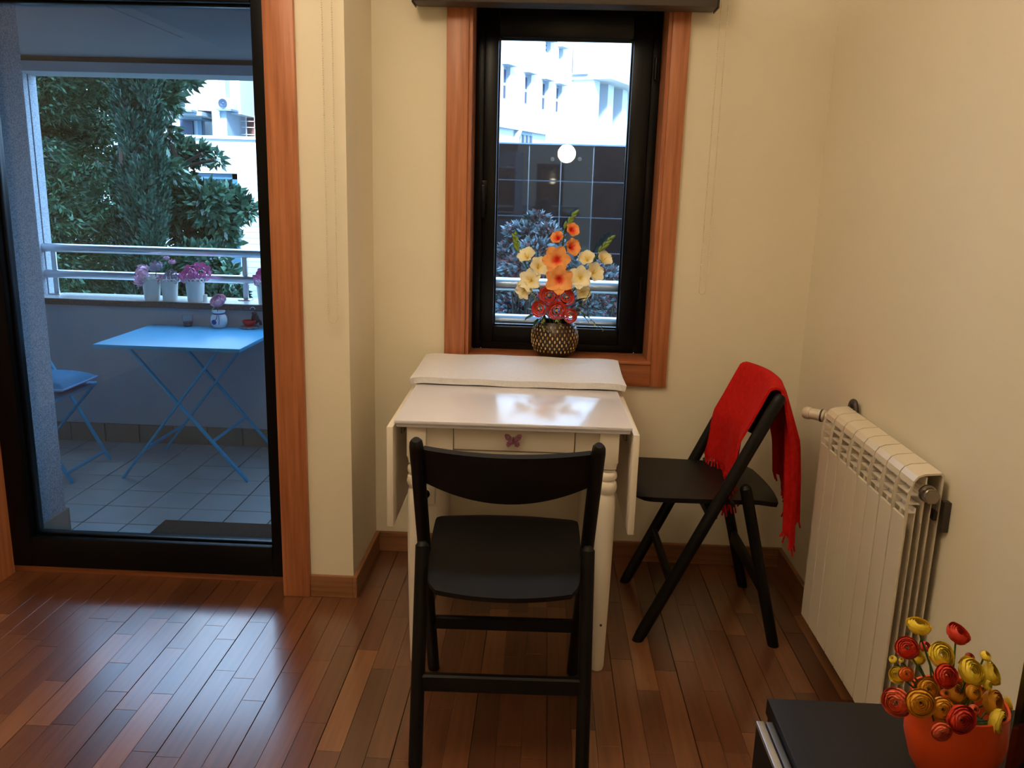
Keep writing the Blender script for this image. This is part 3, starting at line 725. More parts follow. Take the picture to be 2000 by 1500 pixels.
# leaf sprays
M_spr = mat('pale_green_sprig', srgb(170, 176, 110), .6, var=.3, island=True, col2=srgb(80, 110, 60))
def spray(label, pts, leaves, m=M_leaf, L=.035, Wd=.022, Y=2.9):
    rt = thing('leaf_spray', MOUTH, label, 'leaves', group='greenery in the mosaic vase')
    ps = [MOUTH-Vector((0, 0, .04)), MOUTH+Vector((0, -.02, .03))]+[cp(x, y, Y) for x, y in pts]
    part(MB().tube(ps, .0014, 5), 'stem', M_stem, rt)
    for (x, y, dx, dy, k) in leaves:
        p = cp(x, y, Y-.004); mb = MB(); leafblade(mb, p, (dx, -.35, -dy), L*k, Wd*k, roll=rnd(-.4, .4)); part(mb, 'leaf', m, rt)
spray('dark green leaves at the left rim of the mosaic vase', [(560, 930)], [(570, 930, -1, .2, 1.1), (560, 900, -.6, -.5, .9), (600, 960, -.7, .7, .9), (650, 930, -.2, .9, 1), (625, 950, -1, .6, .8)])
spray('dark green leaves at the right rim of the mosaic vase', [(900, 840)], [(890, 830, .8, -.7, 1.2), (900, 860, 1, .1, 1), (870, 770, .6, -1, 1), (910, 900, .9, .5, 1), (800, 850, -.2, -1, 1), (940, 940, .8, .4, .9)], Y=2.91)
for lab, pts in (('thin blossom sprig trailing over the front of the mosaic vase', [(640, 950), (620, 1000), (660, 1050)]), ('small pale sprig over the middle of the vase rim', [(740, 960), (770, 1000), (765, 1020)]),
                 ('long blossom sprig drooping right of the mosaic vase', [(920, 900), (1000, 960), (1060, 1020), (1110, 1040)]), ('wispy sprig above the right rim of the vase', [(930, 860), (970, 800), (1000, 740)]), ('wispy sprig left of the coral roses', [(600, 830), (560, 780), (540, 720)])):
    rt = thing('blossom_sprig', MOUTH, lab, 'sprig', group='blossom sprigs in the mosaic vase')
    ps = [MOUTH+Vector((0, -.02, 0)), MOUTH+Vector((0, -.045, .035))]+[cp(x, y, 2.855) for x, y in pts]
    part(MB().tube(ps, .0009, 5), 'stem', M_stem, rt)
    mb = MB()
    for k in range(16):
        t = rnd(0, len(pts)-1.001) if len(pts) > 1 else 0; a = Vector(ps[2+int(t)]).lerp(Vector(ps[3+int(t)]), t-int(t))
        d = Vector((rnd(-1, 1), rnd(-1, .2), rnd(-1, 1))); leafblade(mb, a, d, rnd(.006, .013), .006)
    part(mb, 'florets', M_spr, rt, ang=80)

# ------------------------------------------------------------------ orange bowl of ranunculus on the console
def kp(x, y, Y): return P(1460+x/3.704, 1160+y/3.704, Y=Y)
PY = 1.10; pc = kp(1470, 1150, PY); PZ = CZ
M_bowl = mat('orange_glazed_bowl', srgb(226, 78, 24), .38, var=.1, scale=8)
bowl = thing('flower_bowl', (pc.x, PY, PZ), 'round orange bowl on the black media console', 'bowl')
br = .068; top = kp(1450, 905, PY-.05).z-PZ
part(MB().lathe([(.036, 0), (.04, .003), (br*.82, top*.22), (br*.98, top*.5), (br, top*.62), (br*.97, top*.85), (br*.95, top), (br*.90, top), (br*.92, top*.85), (br*.94, top*.6), (br*.75, top*.25), (0, .01)], (pc.x, PY, PZ), 48,
                lobes=lambda a, z: 1+.03*math.sin(a*6)*max(0, z/top-.5)), 'shell', M_bowl, bowl, ang=60)
part(MB().lathe([(br*.92, top*.62), (0, top*.66)], (pc.x, PY, PZ), 24), 'moss', mat('moss_filler', srgb(60, 78, 36), .9, var=.5, scale=90, bump=.8, bscale=200), bowl)
RC = {'yellow': mat('lemon_silk', srgb(246, 214, 60), .6, var=.15, scale=70), 'gold': mat('golden_silk', srgb(240, 168, 30), .6, var=.2, scale=70),
      'red': mat('scarlet_silk', srgb(226, 62, 34), .6, var=.25, scale=70), 'coral': mat('coral_silk', srgb(240, 104, 66), .6, var=.2, scale=70), 'orange': mat('tangerine_silk', srgb(240, 120, 34), .6, var=.2, scale=70)}
UP = (0, -.25, 1); FW = (0, -1, .35)
RAN = [(1240, 222, 82, 'yellow', (.05, -.1, 1), 1.12, 'topmost lemon ranunculus seen edge-on'), (1530, 285, 84, 'red', (.35, -.45, .9), 1.12, 'tall scarlet ranunculus on its own thin stem at upper right'),
 (1155, 393, 80, 'red', (-.3, -.8, .6), 1.08, 'scarlet ranunculus below the topmost lemon one'), (1290, 378, 45, 'red', (.2, -.6, .8), 1.14, 'small scarlet ranunculus half hidden behind the lemon ring-shaped one'),
 (1405, 440, 92, 'yellow', (.1, -.85, .6), 1.07, 'lemon ring-shaped ranunculus facing out'), (1050, 470, 34, 'yellow', (-.6, -.3, .8), 1.10, 'small lemon bud at the upper left edge'),
 (1112, 478, 22, 'yellow', (-.2, -.3, 1), 1.09, 'tiny lemon bud beside the left edge bud'), (1610, 455, 40, 'coral', (.2, -.5, 1), 1.12, 'small coral bud at the upper right'),
 (1725, 445, 45, 'yellow', (.4, -.4, .9), 1.11, 'pale lemon bud at upper right beside the coral bud'), (1225, 448, 62, 'yellow', (.1, -.5, .8), 1.13, 'lemon ranunculus behind the upper scarlet one'),
 (1085, 585, 62, 'yellow', (-.7, -.6, .4), 1.09, 'lemon ranunculus at the left edge'), (1150, 580, 54, 'orange', (-.1, -.9, .4), 1.06, 'small tangerine ranunculus beside the left lemon one'),
 (1440, 592, 86, 'red', (.05, -.9, .5), 1.05, 'deep scarlet ranunculus in the middle of the bunch'), (1630, 560, 104, 'yellow', (.3, -.7, .8), 1.07, 'large tilted lemon ranunculus right of the scarlet middle one'),
 (1775, 572, 86, 'yellow', (.7, -.5, .6), 1.11, 'lemon ranunculus at the right edge'), (1740, 660, 44, 'yellow', (.4, -.8, .5), 1.07, 'small lemon bud below the large tilted lemon ranunculus'),
 (1310, 690, 84, 'gold', (0, -.8, .6), 1.06, 'golden ranunculus behind the big golden one'), (1250, 790, 106, 'gold', (-.15, -1, .3), 1.02, 'big golden ranunculus at the front left'),
 (1075, 785, 106, 'coral', (-.75, -.8, .2), 1.05, 'large coral ranunculus over the left rim'), (1640, 715, 60, 'gold', (.2, -.85, .5), 1.05, 'small golden ranunculus right of centre'),
 (1510, 705, 92, 'gold', (.1, -.7, .8), 1.09, 'golden ranunculus under the scarlet middle one'), (1410, 835, 86, 'gold', (0, -1, .35), 1.02, 'golden ranunculus over the front rim'),
 (1550, 912, 106, 'red', (.15, -1, .25), 1.01, 'large scarlet ranunculus over the front rim'), (1790, 790, 96, 'gold', (.6, -.8, .4), 1.07, 'golden ranunculus at the right'),
 (1825, 930, 96, 'yellow', (.7, -.8, .15), 1.05, 'lemon ranunculus over the right rim'), (1640, 838, 46, 'coral', (.2, -.8, .6), 1.04, 'small coral bud above the large scarlet ranunculus'),
 (1405, 1005, 74, 'coral', (-.05, -1, -.05), 1.00, 'coral ranunculus hanging lowest at the front'), (1432, 722, 40, 'orange', (0, -.8, .7), 1.05, 'small tangerine ranunculus in the middle of the bunch'),
 (1895, 790, 50, 'yellow', (.9, -.3, .4), 1.11, 'small lemon ranunculus at the far right beside the television')]
BC = Vector((pc.x, PY, PZ+top*.66))
for x, y, r, cname, d, Y, lab in RAN:
    c = kp(x, y, Y); rt = thing('ranunculus', c, lab+' in the orange bowl', 'flower', group='silk ranunculus in the orange bowl')
    R = pxm(r/3.704, Y)*1.06; d = Vector(d).normalized()
    if r < 48: part(rosette(MB(), c, d, R, rg=random, whorls=BUDW), 'bloom', RC[cname], rt, ang=80)
    else: part(rosette(MB(), c, d, R, rg=random), 'bloom', RC[cname], rt, ang=80)
    part(MB().tube([c-d*R*.4, (c-d*R*.9).lerp(BC, .35), BC+Vector(((c.x-BC.x)*.4, (c.y-BC.y)*.4, 0))], .0014, 5), 'stem', M_stem, rt)
# ================================================================== BALCONY
ZF, YP = -.03, 4.184
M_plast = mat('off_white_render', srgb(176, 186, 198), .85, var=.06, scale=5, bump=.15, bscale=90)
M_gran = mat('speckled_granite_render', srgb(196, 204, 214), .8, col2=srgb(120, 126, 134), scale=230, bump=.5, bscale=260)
M_grandk = mat('brown_polished_granite', srgb(120, 96, 84), .25, col2=srgb(58, 44, 40), scale=160)
M_grantop = mat('pale_granite_coping', srgb(214, 214, 214), .3, col2=srgb(160, 158, 156), scale=160)
M_tile = mat('beige_stoneware_tile', srgb(186, 186, 182), .42, var=.12, scale=9, spec=.5)
M_tileb = mat('brown_stoneware_tile', srgb(150, 138, 124), .5, var=.12, scale=9)
M_grout = mat('dark_grout', srgb(78, 76, 76), .9)
M_steel = mat('satin_stainless', srgb(206, 210, 216), .28, metal=1., var=.06)
BX0, BX1 = -2.95, -.75
bf = struct(MB().box(BX0, BX1, YD+.15, YP+.2, ZF-.2, ZF-.006), 'floor_balcony', M_grout, label='square stoneware tiled balcony floor')
TS = .185; tx = -1.655
tile = None
for i in range(-8, 6):
    for j in range(-5, 6):
        x0 = max(BX0, tx+i*TS+.0025); x1 = min(BX1, tx+(i+1)*TS-.0025); y0 = max(YD+.15, 3.288+j*TS+.0025); y1 = min(YP-.012, 3.288+(j+1)*TS-.0025)
        if x1-x0 < .02 or y1-y0 < .02: continue
        MB().box(x0, x1, y0, y1, ZF-.006, ZF+rnd(-.0006, .0004), b=.0015).build('tile', M_tile, bf, smooth=False)
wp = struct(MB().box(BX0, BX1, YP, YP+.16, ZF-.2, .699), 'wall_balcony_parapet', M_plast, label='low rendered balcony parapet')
for i in range(-8, 6):
    x0 = max(BX0, tx+.09+i*TS+.002); x1 = min(BX1, tx+.09+(i+1)*TS-.002)
    if x1-x0 > .02: MB().box(x0, x1, YP-.012, YP, ZF, .067, b=.0015).build('skirting_tile', M_tileb, wp, smooth=False)
struct(MB().box(BX0, BX1, YP-.035, YP+.20, .699, .730, b=.003), 'trim_1', [M_grandk], label='brown granite coping on the balcony parapet')
struct(MB().box(BX0, BX1, YP-.028, YP+.198, .7302, .7312), 'trim_2', [M_grantop], label='pale top face of the parapet coping')
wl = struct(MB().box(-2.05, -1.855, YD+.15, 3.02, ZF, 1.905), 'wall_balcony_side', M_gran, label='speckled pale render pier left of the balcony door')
MB().box(-1.855, -1.845, YD+.15, 3.02, ZF, .062, b=.001).build('skirting_tile', M_tileb, wl, smooth=False)
MB().box(-2.05, -1.845, 3.02, 3.03, ZF, .062, b=.001).build('skirting_tile', M_tileb, wl, smooth=False)
pX = P(68, 135, Y=YP+.2).x; gY = YP+.2*.62
wq = struct(MB().box(BX0, pX, YP-.02, gY, .73, 1.84).box(BX0, pX, gY+.012, YP+.2, .73, 1.84), 'wall_balcony_pier', M_gran, label='speckled pale render pier at the end of the parapet')
MB().box(BX0, pX-.008, gY, gY+.012, .73, 1.84).build('groove', M_grout, wq, smooth=False)
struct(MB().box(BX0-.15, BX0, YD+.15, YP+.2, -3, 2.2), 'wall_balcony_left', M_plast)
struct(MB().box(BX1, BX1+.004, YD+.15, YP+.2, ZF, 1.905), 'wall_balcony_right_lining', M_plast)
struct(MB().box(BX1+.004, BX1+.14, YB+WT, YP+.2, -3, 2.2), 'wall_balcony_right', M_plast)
bc = struct(MB().box(BX0, BX1, YD+.15, YP+.2, 1.905, 2.2), 'ceiling_balcony', mat('grey_soffit_render', srgb(150, 152, 156), .9, var=.06, scale=4), label='grey rendered balcony soffit')
MB().box(BX0, BX1, YP-.004, YP+.2, 1.833, 1.8795).build('edge_beam', M_plast, bc, smooth=False)
MB().box(BX0, BX1, YP+.012, YP+.2, 1.8795, 1.905).build('drip_groove', M_grout, bc, smooth=False)
q = P(200, 8, Z=1.905); MB().box(q.x-.003, q.x+.003, YD+.2, 3.6, 1.9035, 1.9051).build('ceiling_joint', mat('soffit_joint', srgb(138, 140, 144), .9), bc, smooth=False)
# balcony door mat
m0 = P(300, 1047, Z=ZF); 
M_mat = mat('brown_coir', srgb(92, 66, 44), .95, var=.5, scale=120, bump=1., bscale=300)
tag(MB().box(-1.51, -.98, 2.76, 3.13, ZF, ZF+.016, b=.006).build('door_mat', M_mat), 'brown coir door mat on the balcony tiles', 'door mat')
# railings
def railing(name, label, xa, xb, y, zs, r, posts, zbase, pw=.045):
    rt = thing(name, ((xa+xb)/2, y, zbase), label, 'railing')
    for z in zs:
        mb = MB().tube([(xa, y, z), (xa+.004, y, z), (xb, y, z)], r, 16)
        mb.ball((xa, y, z), r, 12); part(mb, 'rail', M_steel, rt)
    for x in posts:
        part(MB().box(x-pw/2+.012, x+pw/2-.006, y-.006, y+.006, zbase, max(zs)-r*.6, b=.002), 'post', M_steel, rt)
        part(MB().box(x-pw*.7, x+pw*.7, y-.03, y+.03, zbase, zbase+.006, b=.002), 'base_plate', M_steel, rt)
railing('balcony_railing', 'two-tube stainless railing on the balcony parapet', P(84, 510, Y=YP+.125).x, BX1-.01, YP+.125, (P(300, 489.5, Y=YP+.125).z, P(300, 540.5, Y=YP+.125).z), .022, (P(110, 560, Y=YP+.125).x, P(479, 560, Y=YP+.125).x), .7312)
railing('window_railing', 'pair of steel guard tubes outside the window', -.62, .80, YB+WT+.06, (P(1085, 558, Y=YB+WT+.06).z, P(1085, 629, Y=YB+WT+.06).z), .0255, (), .6)
for o in list(COL.objects):
    if o.name.startswith('window_railing'):
        for x in (-.60, .78):
            part(MB().box(x-.015, x+.015, YB+WT, YB+WT+.06, .78, 1.02, b=.002), 'bracket', M_steel, o)

# ------------------------------------------------------------------ balcony folding table
M_blue = mat('turquoise_powder_coat', srgb(82, 178, 222), .35, var=.05, scale=8)
ZT = .617
c1 = P(183, 671, Z=ZT); c2 = P(466, 683, Z=ZT); bx0, bx1 = c1.x, c2.x; by0 = (c1.y+c2.y)/2; by1 = YP-.045
bt = thing('bistro_table', ((bx0+bx1)/2, (by0+by1)/2, ZF), 'turquoise folding metal bistro table on the balcony', 'table')
part(MB().box(bx0, bx1, by0, by1, ZT-.018, ZT, b=.004), 'table_top', M_blue, bt)
for y in (by0+.075, by1-.06):
    for s in (-1, 1):
        xa, xb = (bx0+.115, bx1-.02) if s > 0 else (bx1-.12, bx0+.055)
        part(MB().bar((xa, y+s*.006, ZT-.018), (xb, y+s*.006, ZF), .010, .022, up=(0, 1, 0)), 'leg', M_blue, bt)
    A_, B_, C_, D_ = bx0+.115, bx1-.02, bx1-.12, bx0+.055; t_ = (C_-A_)/((B_-A_)-(D_-C_)); px_ = A_+(B_-A_)*t_; pz_ = ZT-.018+(ZF-ZT+.018)*t_
    part(MB().tube([(px_, y-.016, pz_), (px_, y+.016, pz_)], .006, 8), 'pivot_bolt', M_chrome, bt)
ya, yb = by0+.075, by1-.06
for (A_, B_, t_) in ((bx0+.115, bx1-.02, .70), (bx1-.12, bx0+.055, .78)):
    x_ = A_+(B_-A_)*t_; z_ = ZT-.018+(ZF-ZT+.018)*t_; part(MB().bar((x_, ya, z_), (x_, yb, z_), .008, .014), 'cross_bar', M_blue, bt)
part(MB().bar((bx0+.12, ya, ZT-.03), (bx0+.12, yb, ZT-.03), .012, .014), 'cross_bar', M_blue, bt)
part(MB().bar((bx1-.12, ya, ZT-.03), (bx1-.12, yb, ZT-.03), .012, .014), 'cross_bar', M_blue, bt)
# bistro chair (turquoise) with blue cushion, mostly behind the pier
SX = P(183, 738, Z=.40).x; SY0, SY1 = 3.50, 3.88; 
bch = thing('bistro_chair', (SX-.2, (SY0+SY1)/2, ZF), 'turquoise folding bistro chair half hidden by the pier', 'chair')
part(MB().box(SX-.38, SX-.01, SY0+.01, SY1-.01, .355, .372, b=.004), 'seat', M_blue, bch)
for y in (SY0+.02, SY1-.02):
    part(MB().bar((SX-.02, y, .36), (SX-.36, y, ZF), .010, .020, up=(0, 1, 0)), 'leg', M_blue, bch)
    part(MB().bar((SX-.42, y+.012, .80), (SX+.02, y+.012, ZF), .010, .020, up=(0, 1, 0)), 'leg', M_blue, bch)
part(MB().box(SX-.43, SX-.41, SY0+.02, SY1-.02, .66, .78, b=.004), 'backrest', M_blue, bch)
part(MB().tube([(SX-.0, SY0+.02, .02), (SX-.0, SY1-.02, .02)], .006, 8), 'stretcher', M_blue, bch)
M_cush = mat('royal_blue_canvas', srgb(8, 122, 166), .8, var=.2, scale=30, bump=.2)
def cush(u, v, s=1):
    a, b = 2*u-1, 2*v-1; h = ((1-a**4)*(1-b**4))**.5
    return Vector((SX-.195+a*.205, (SY0+SY1)/2+b*.150, 0.404+s*.042*h))
cu = MB().grid(lambda u, v: cush(u, v, 1), 14, 14).grid(lambda u, v: cush(u, v, -.75), 14, 14)
cuo = cu.build('seat_cushion', M_cush, ang=70); tag(cuo, 'royal blue cushion on the balcony chair', 'cushion')
pip = [cush(t, 0) for t in [k/10 for k in range(11)]]+[cush(1, t) for t in [k/10 for k in range(1, 11)]]+[cush(1-t, 1) for t in [k/10 for k in range(1, 11)]]+[cush(0, 1-t) for t in [k/10 for k in range(1, 11)]]
part(MB().tube(pip, .005, 6), 'piping', mat('pale_blue_piping', srgb(120, 170, 220), .8), cuo)

# things on the bistro table
g = P(373, 635, Z=ZT); g.y = min(g.y, by1-.03)
gl = thing('tea_light_glass', (g.x, g.y, ZT), 'clear glass with dark red wax on the bistro table', 'glass')
part(MB().lathe([(.020, 0), (.022, .002), (.0275, .058), (.0265, .058), (.0215, .005), (0, .005)], (g.x, g.y, ZT), 24), 'cup', mat('clear_tumbler', (.95, .97, 1, 1), .05, var=0., trans=1.), gl)
part(MB().lathe([(.021, .0055), (.0232, .024), (0, .024)], (g.x, g.y, ZT), 20), 'wax', mat('dark_red_wax', srgb(140, 30, 44), .5), gl)
j = P(432, 638, Z=ZT); j.y = min(j.y, by1-.035)
M_jar = mat('white_blue_ceramic', srgb(226, 236, 240), .2, var=.05)
jar = thing('ceramic_jar', (j.x, j.y, ZT), 'white ceramic jar painted with a blue flower on the bistro table', 'jar')
part(MB().lathe([(.026, 0), (.032, .004), (.040, .022), (.0415, .040), (.038, .058), (.029, .068), (.026, .072), (.032, .080), (.033, .085), (.028, .085), (.022, .07), (0, .02)], (j.x, j.y, ZT), 32), 'body', M_jar, jar)
M_cob = mat('cobalt_glaze', srgb(30, 66, 140), .3, var=.3)
part(MB().lathe([(.0265, 0), (.0292, .002), (.0292, .007), (.0265, .009)], (j.x, j.y, ZT+.066), 32), 'neck_ribbon', M_cob, jar)
mb = MB(); 
for k in range(7):
    a = k*2*math.pi/7; mb.ball((j.x-.010+.008*math.cos(a), j.y-.0405, ZT+.032+.008*math.sin(a)), .0055, 8, sc=(1, .35, 1))
mb.ball((j.x-.010, j.y-.041, ZT+.032), .007, 8, sc=(1, .4, 1)); mb.tube([(j.x-.006, j.y-.0415, ZT+.038), (j.x+.004, j.y-.041, ZT+.052), (j.x+.005, j.y-.034, ZT+.066)], .0018, 5)
mb.tube([(j.x+.014, j.y-.040, ZT+.02), (j.x+.016, j.y-.0395, ZT+.045), (j.x+.012, j.y-.033, ZT+.066)], .0016, 5)
part(mb, 'painted_flower', M_cob, jar)
M_pink = mat('pale_pink_silk', srgb(246, 196, 222), .6, var=.2, scale=60); M_pink2 = mat('rose_pink_silk', srgb(240, 140, 200), .6, var=.3, scale=40)
rc = P(425, 586, Y=j.y); rr = thing('silk_rose', rc, 'pale pink rose in the painted ceramic jar', 'flower')
part(rosette(MB(), rc, (-.1, -.7, .7), .034, whorls=PEOW, jag=.3), 'bloom', M_pink, rr, ang=80)
part(MB().tube([rc-Vector((0, -.01, .02)), (j.x-.005, j.y, ZT+.09), (j.x, j.y, ZT+.03)], .002, 6), 'stem', M_stem, rr)
mb = MB(); leafblade(mb, P(420, 600, Y=j.y-.005), (-.4, -.5, -.3), .03, .018); part(mb, 'leaf', M_bud, rr)
k_ = P(488, 641, Z=ZT); 
og = thing('bird_ornament', (k_.x, k_.y, ZT), 'small red bowl ornament with dark figure on the bistro table', 'ornament')
part(MB().lathe([(.048, 0), (.05, .003), (.046, .010), (.030, .012)], (k_.x, k_.y, ZT), 24), 'saucer', mat('mosaic_saucer', srgb(150, 150, 160), .4, col2=srgb(60, 50, 60), scale=120), og)
part(MB().lathe([(.018, .010), (.031, .026), (.034, .040), (.031, .040), (.026, .024), (0, .02)], (k_.x-.002, k_.y, ZT), 24), 'bowl', mat('bright_red_glaze', srgb(222, 44, 36), .3), og)
mb = MB().ball((k_.x+.022, k_.y+.02, ZT+.046), .020, 12, sc=(1, .9, 1.35)).ball((k_.x+.020, k_.y+.015, ZT+.074), .013, 10)
mb.sweep([(k_.x+.03, k_.y+.02, ZT+.05), (k_.x+.047, k_.y+.02, ZT+.03), (k_.x+.05, k_.y+.02, ZT+.014)], [(-.004, -.006), (.004, -.006), (.004, .006), (-.004, .006)])
part(mb, 'figure', mat('dark_red_figure', srgb(96, 40, 40), .4, col2=srgb(40, 36, 44), scale=60), og)
mb = MB().tube([(k_.x+.012+.012*math.cos(a), k_.y+.018, ZT+.093+.012*math.sin(a)) for a in [math.pi*i/8 for i in range(9)]], .0015, 5)
part(mb, 'wire_loop', M_steel, og)

# white lace planters on the parapet with pink blooms
M_pot = mat('white_pierced_tin', srgb(226, 232, 226), .5, var=.08)
def planter(u, v0, wpx, hpx, label, deep):
    c = P(u, v0, Y=YP+.02); c.z = .7312; r = pxm(wpx/2, YP)*.98; h = pxm(hpx, YP)
    t = thing('lace_planter', c, label, 'planter', group='white lace planters on the parapet')
    part(MB().lathe([(r*.80, 0), (r*.82, .002), (r*.97, h*.86), (r*1.0, h*.87), (r*1.0, h*.93), (r*.94, h*.93), (r*.90, h*.8), (r*.76, .01), (0, .01)], c, 32), 'body', M_pot, t)
    mb = MB()
    n = 14
    for k in range(n):      # scalloped, pierced rim: row of little rings
        a = 2*math.pi*k/n; cc_ = c+Vector((r*1.0*math.cos(a), r*1.0*math.sin(a), h*.945)); tg = Vector((-math.sin(a), math.cos(a), 0))
        rr_ = math.pi*r/n*.95
        mb.tube([cc_+tg*rr_*math.cos(b)+Vector((0, 0, rr_*math.sin(b))) for b in [2*math.pi*i/10 for i in range(11)]], rr_*.26, 5)
    part(mb, 'lace_rim', M_pot, t)
    return t, c, h
def peony(u, v, r, m, d, label, base, Y=None, n=1):
    Y = Y or YP+.01; c = P(u, v, Y=Y); rt = thing('silk_peony', c, label, 'flower', group='silk flowers on the parapet'); R = pxm(r, Y)
    d = Vector(d)
    part(rosette(MB(), c, d, R, whorls=PEOW, jag=.7, span=.82, wob=.32), 'bloom', m, rt, ang=80)
    part(MB().tube([c-d.normalized()*R*.4, (c-d.normalized()*R).lerp(base, .5), base+Vector((0, 0, .03))], .002, 6), 'stem', M_stem, rt)
M_greyf = mat('mauve_grey_silk', srgb(190, 178, 200), .6, var=.3, scale=50)
_, pa, ha = planter(298, 587, 36, 46, 'leftmost white lace planter on the parapet', 0)
_, pb, hb = planter(333, 589, 34, 42, 'middle white lace planter of the three on the parapet', 0)
_, pcx, hc = planter(383, 591, 38, 44, 'white lace planter right of the gap on the parapet', 0)
_, pdx, hd_ = planter(520, 598, 36, 44, 'white lace planter cut off by the door stile', 0)
cand = P(402, 584, Y=YP+.045)
tag(MB().lathe([(.014, 0), (.014, .034), (.012, .036), (.012, .030), (0, .03)], (cand.x, YP+.03, .7312), 16).build('candle_cup', M_pot), 'small white cup at the right end of the lace planters', 'cup')
peony(272, 536, 20, M_pink, (-.7, -.6, .3), 'big open pale pink flower leaning left from the leftmost planter', pa)
peony(312, 545, 8, M_pink2, (.1, -.8, .6), 'small pink rosebud between the lace planters', pb)
peony(303, 518, 13, M_greyf, (-.2, -.5, .9), 'mauve grey flower raised above the lace planters', pa)
peony(334, 540, 14, M_greyf, (.2, -.7, .5), 'mauve grey flower in the middle lace planter', pb)
peony(366, 534, 18, M_pink2, (-.3, -.7, .6), 'deep pink peony at the left of the right-hand planter', pcx)
peony(391, 530, 19, M_pink2, (.3, -.7, .6), 'deep pink peony at the right of the right-hand planter', pcx, YP+.03)
peony(325, 503, 5, M_pink, (0, -.5, .9), 'tiny pink bud on a tall stem above the planters', pb)
peony(336, 510, 6, M_pink, (.2, -.5, .9), 'tiny pink bud beside the tallest bud', pb)
peony(513, 541, 19, M_pink2, (-.2, -.8, .5), 'pink peony in the planter cut off by the door stile', pdx)
# ================================================================== OUTSIDE
ZG = -3.0
M_ground = mat('garden_ground', srgb(88, 96, 70), .95, var=.5, scale=1.5, bump=.4)
struct(MB().box(-40, 40, 3.4, 60, ZG-.3, ZG), 'ground', M_ground)
M_bld = mat('white_painted_concrete', srgb(204, 208, 212), .8, var=.05, scale=.8)
M_bld2 = mat('pale_grey_concrete', srgb(150, 164, 178), .8, var=.06, scale=.8)
M_pane = mat('dark_far_glazing', srgb(46, 60, 82), .45, var=.25, spec=.25, scale=1.5)
M_brick = mat('brown_brick_far', srgb(140, 96, 84), .85, var=.35, scale=5, stretch=(1, 1, 3))
M_teal = mat('teal_steel_door', srgb(46, 96, 124), .4, var=.1)
M_shadow = mat('slate_metal_and_shade', srgb(96, 124, 150), .5, var=.2)  # slate metal; also painted shade in the far recess and soffit

# --- tiled garden wall seen through the window
GW = 12.0
M_stone = mat('polished_black_granite', srgb(14, 15, 20), .03, col2=srgb(26, 22, 24), scale=2.2, spec=.3)
M_joint = mat('pale_joint_mortar', srgb(150, 160, 176), .8)
gtop = (P(975, 284, Y=GW).z+P(1225, 281, Y=GW).z)/2
gw = thing('granite_wall', (.2, GW, ZG), 'black polished granite garden wall with pale joints behind the shrubs', 'wall')
part(MB().box(-3.6, 4.0, GW+.03, GW+.3, ZG, gtop-.01), 'core', M_joint, gw, smooth=False)
tw = pxm(60.0, GW); th = pxm(66.0, GW); xs = P(1031, 400, Y=GW).x
cols = range(-7, 8)
for i in cols:
    for jx in range(0, 8):
        x0 = xs+i*tw; z1 = gtop-jx*th
        MB().box(x0+.008, x0+tw-.008, GW, GW+.032, z1-th+.008, z1-.008, b=.003).build('slab', M_stone, gw, smooth=False)
part(MB().box(-3.7, 4.1, GW+.0, GW+.34, gtop-.006, gtop+.012), 'cap', M_shadow, gw, smooth=False)
for u in (1079, 1132):
    q = P(u, 311, Y=GW); part(MB().lathe([(.03, 0), (.03, .02), (0, .025)], (q.x, GW, q.z), 10, M=Matrix.Rotation(math.pi/2, 4, 'X')), 'fixing', M_dark, gw)
# --- pale wall behind it
a = P(1066, 252, Y=13.5); b = P(1240, 249, Y=13.5)
tag(MB().box(a.x, a.x+6, 13.5, 13.8, ZG, (a.z+b.z)/2).build('boundary_wall', M_bld2, smooth=False), 'plain pale blue-grey wall behind the black granite wall', 'wall')
# --- oblique white facade
A0 = Vector((P(975, 300, Y=16.).x, 16., 0)); FD = Vector((.42, .907, 0)).normalized(); FN = Vector((FD.y, -FD.x, 0))   # FN points to the viewer's right-front
def pf(u, v):
    d = ray(u, v); t = (A0-CAMP).dot(FN)/d.dot(FN); p = CAMP+d*t
    return (p-A0).dot(FD), p.z
FM = Matrix(((FD.x, FN.x, 0, A0.x), (FD.y, FN.y, 0, A0.y), (0, 0, 1, 0), (0, 0, 0, 1)))    # local: s along facade, n outwards, z
fb = thing('white_building', (A0.x, A0.y, ZG), 'long white building with slim windows receding behind the granite wall', 'building')
def fbox(s0, s1, n0, n1, z0, z1, name, m, par=None): return part(MB().box(s0, s1, n0, n1, z0, z1, M=FM), name, m, par or fb, smooth=False)
wins = []
for (u0, u1, v0, v1) in ((984, 997, 126, 196), (1026, 1038, 142, 206), (1060, 1072, 155, 217), (1087, 1098, 164, 222)):
    s0, z1 = pf(u0, v0); s1, _ = pf(u1, v0+5); _, z0 = pf(u0, v1); wins.append((s0, s1, z0, z1))
for (u0, u1, v0, v1) in ((1012, 1024, 20, 70), (1066, 1076, 78, 102), (1092, 1100, 92, 115)):
    s0, z1 = pf(u0, v0); s1, _ = pf(u1, v0+5); _, z0 = pf(u0, v1); wins.append((s0, s1, z0, z1))
SE = 17.0; S0 = -2.2; ZT_ = 14.0; sl, zl = pf(1012, 250)
wins.sort()
zlist = sorted(set([ZG, ZT_]+[w[2] for w in wins]+[w[3] for w in wins]))
for za, zb in zip(zlist[:-1], zlist[1:]):       # wall laid around the window openings
    s = S0; mid = (za+zb)/2
    for w in wins:
        if w[2] < mid < w[3]:
            if w[0] > s: fbox(s, w[0], -.5, 0, za, zb, 'wall', M_bld)
            s = w[1]
    fbox(s, SE, -.5, 0, za, zb, 'wall', M_bld)
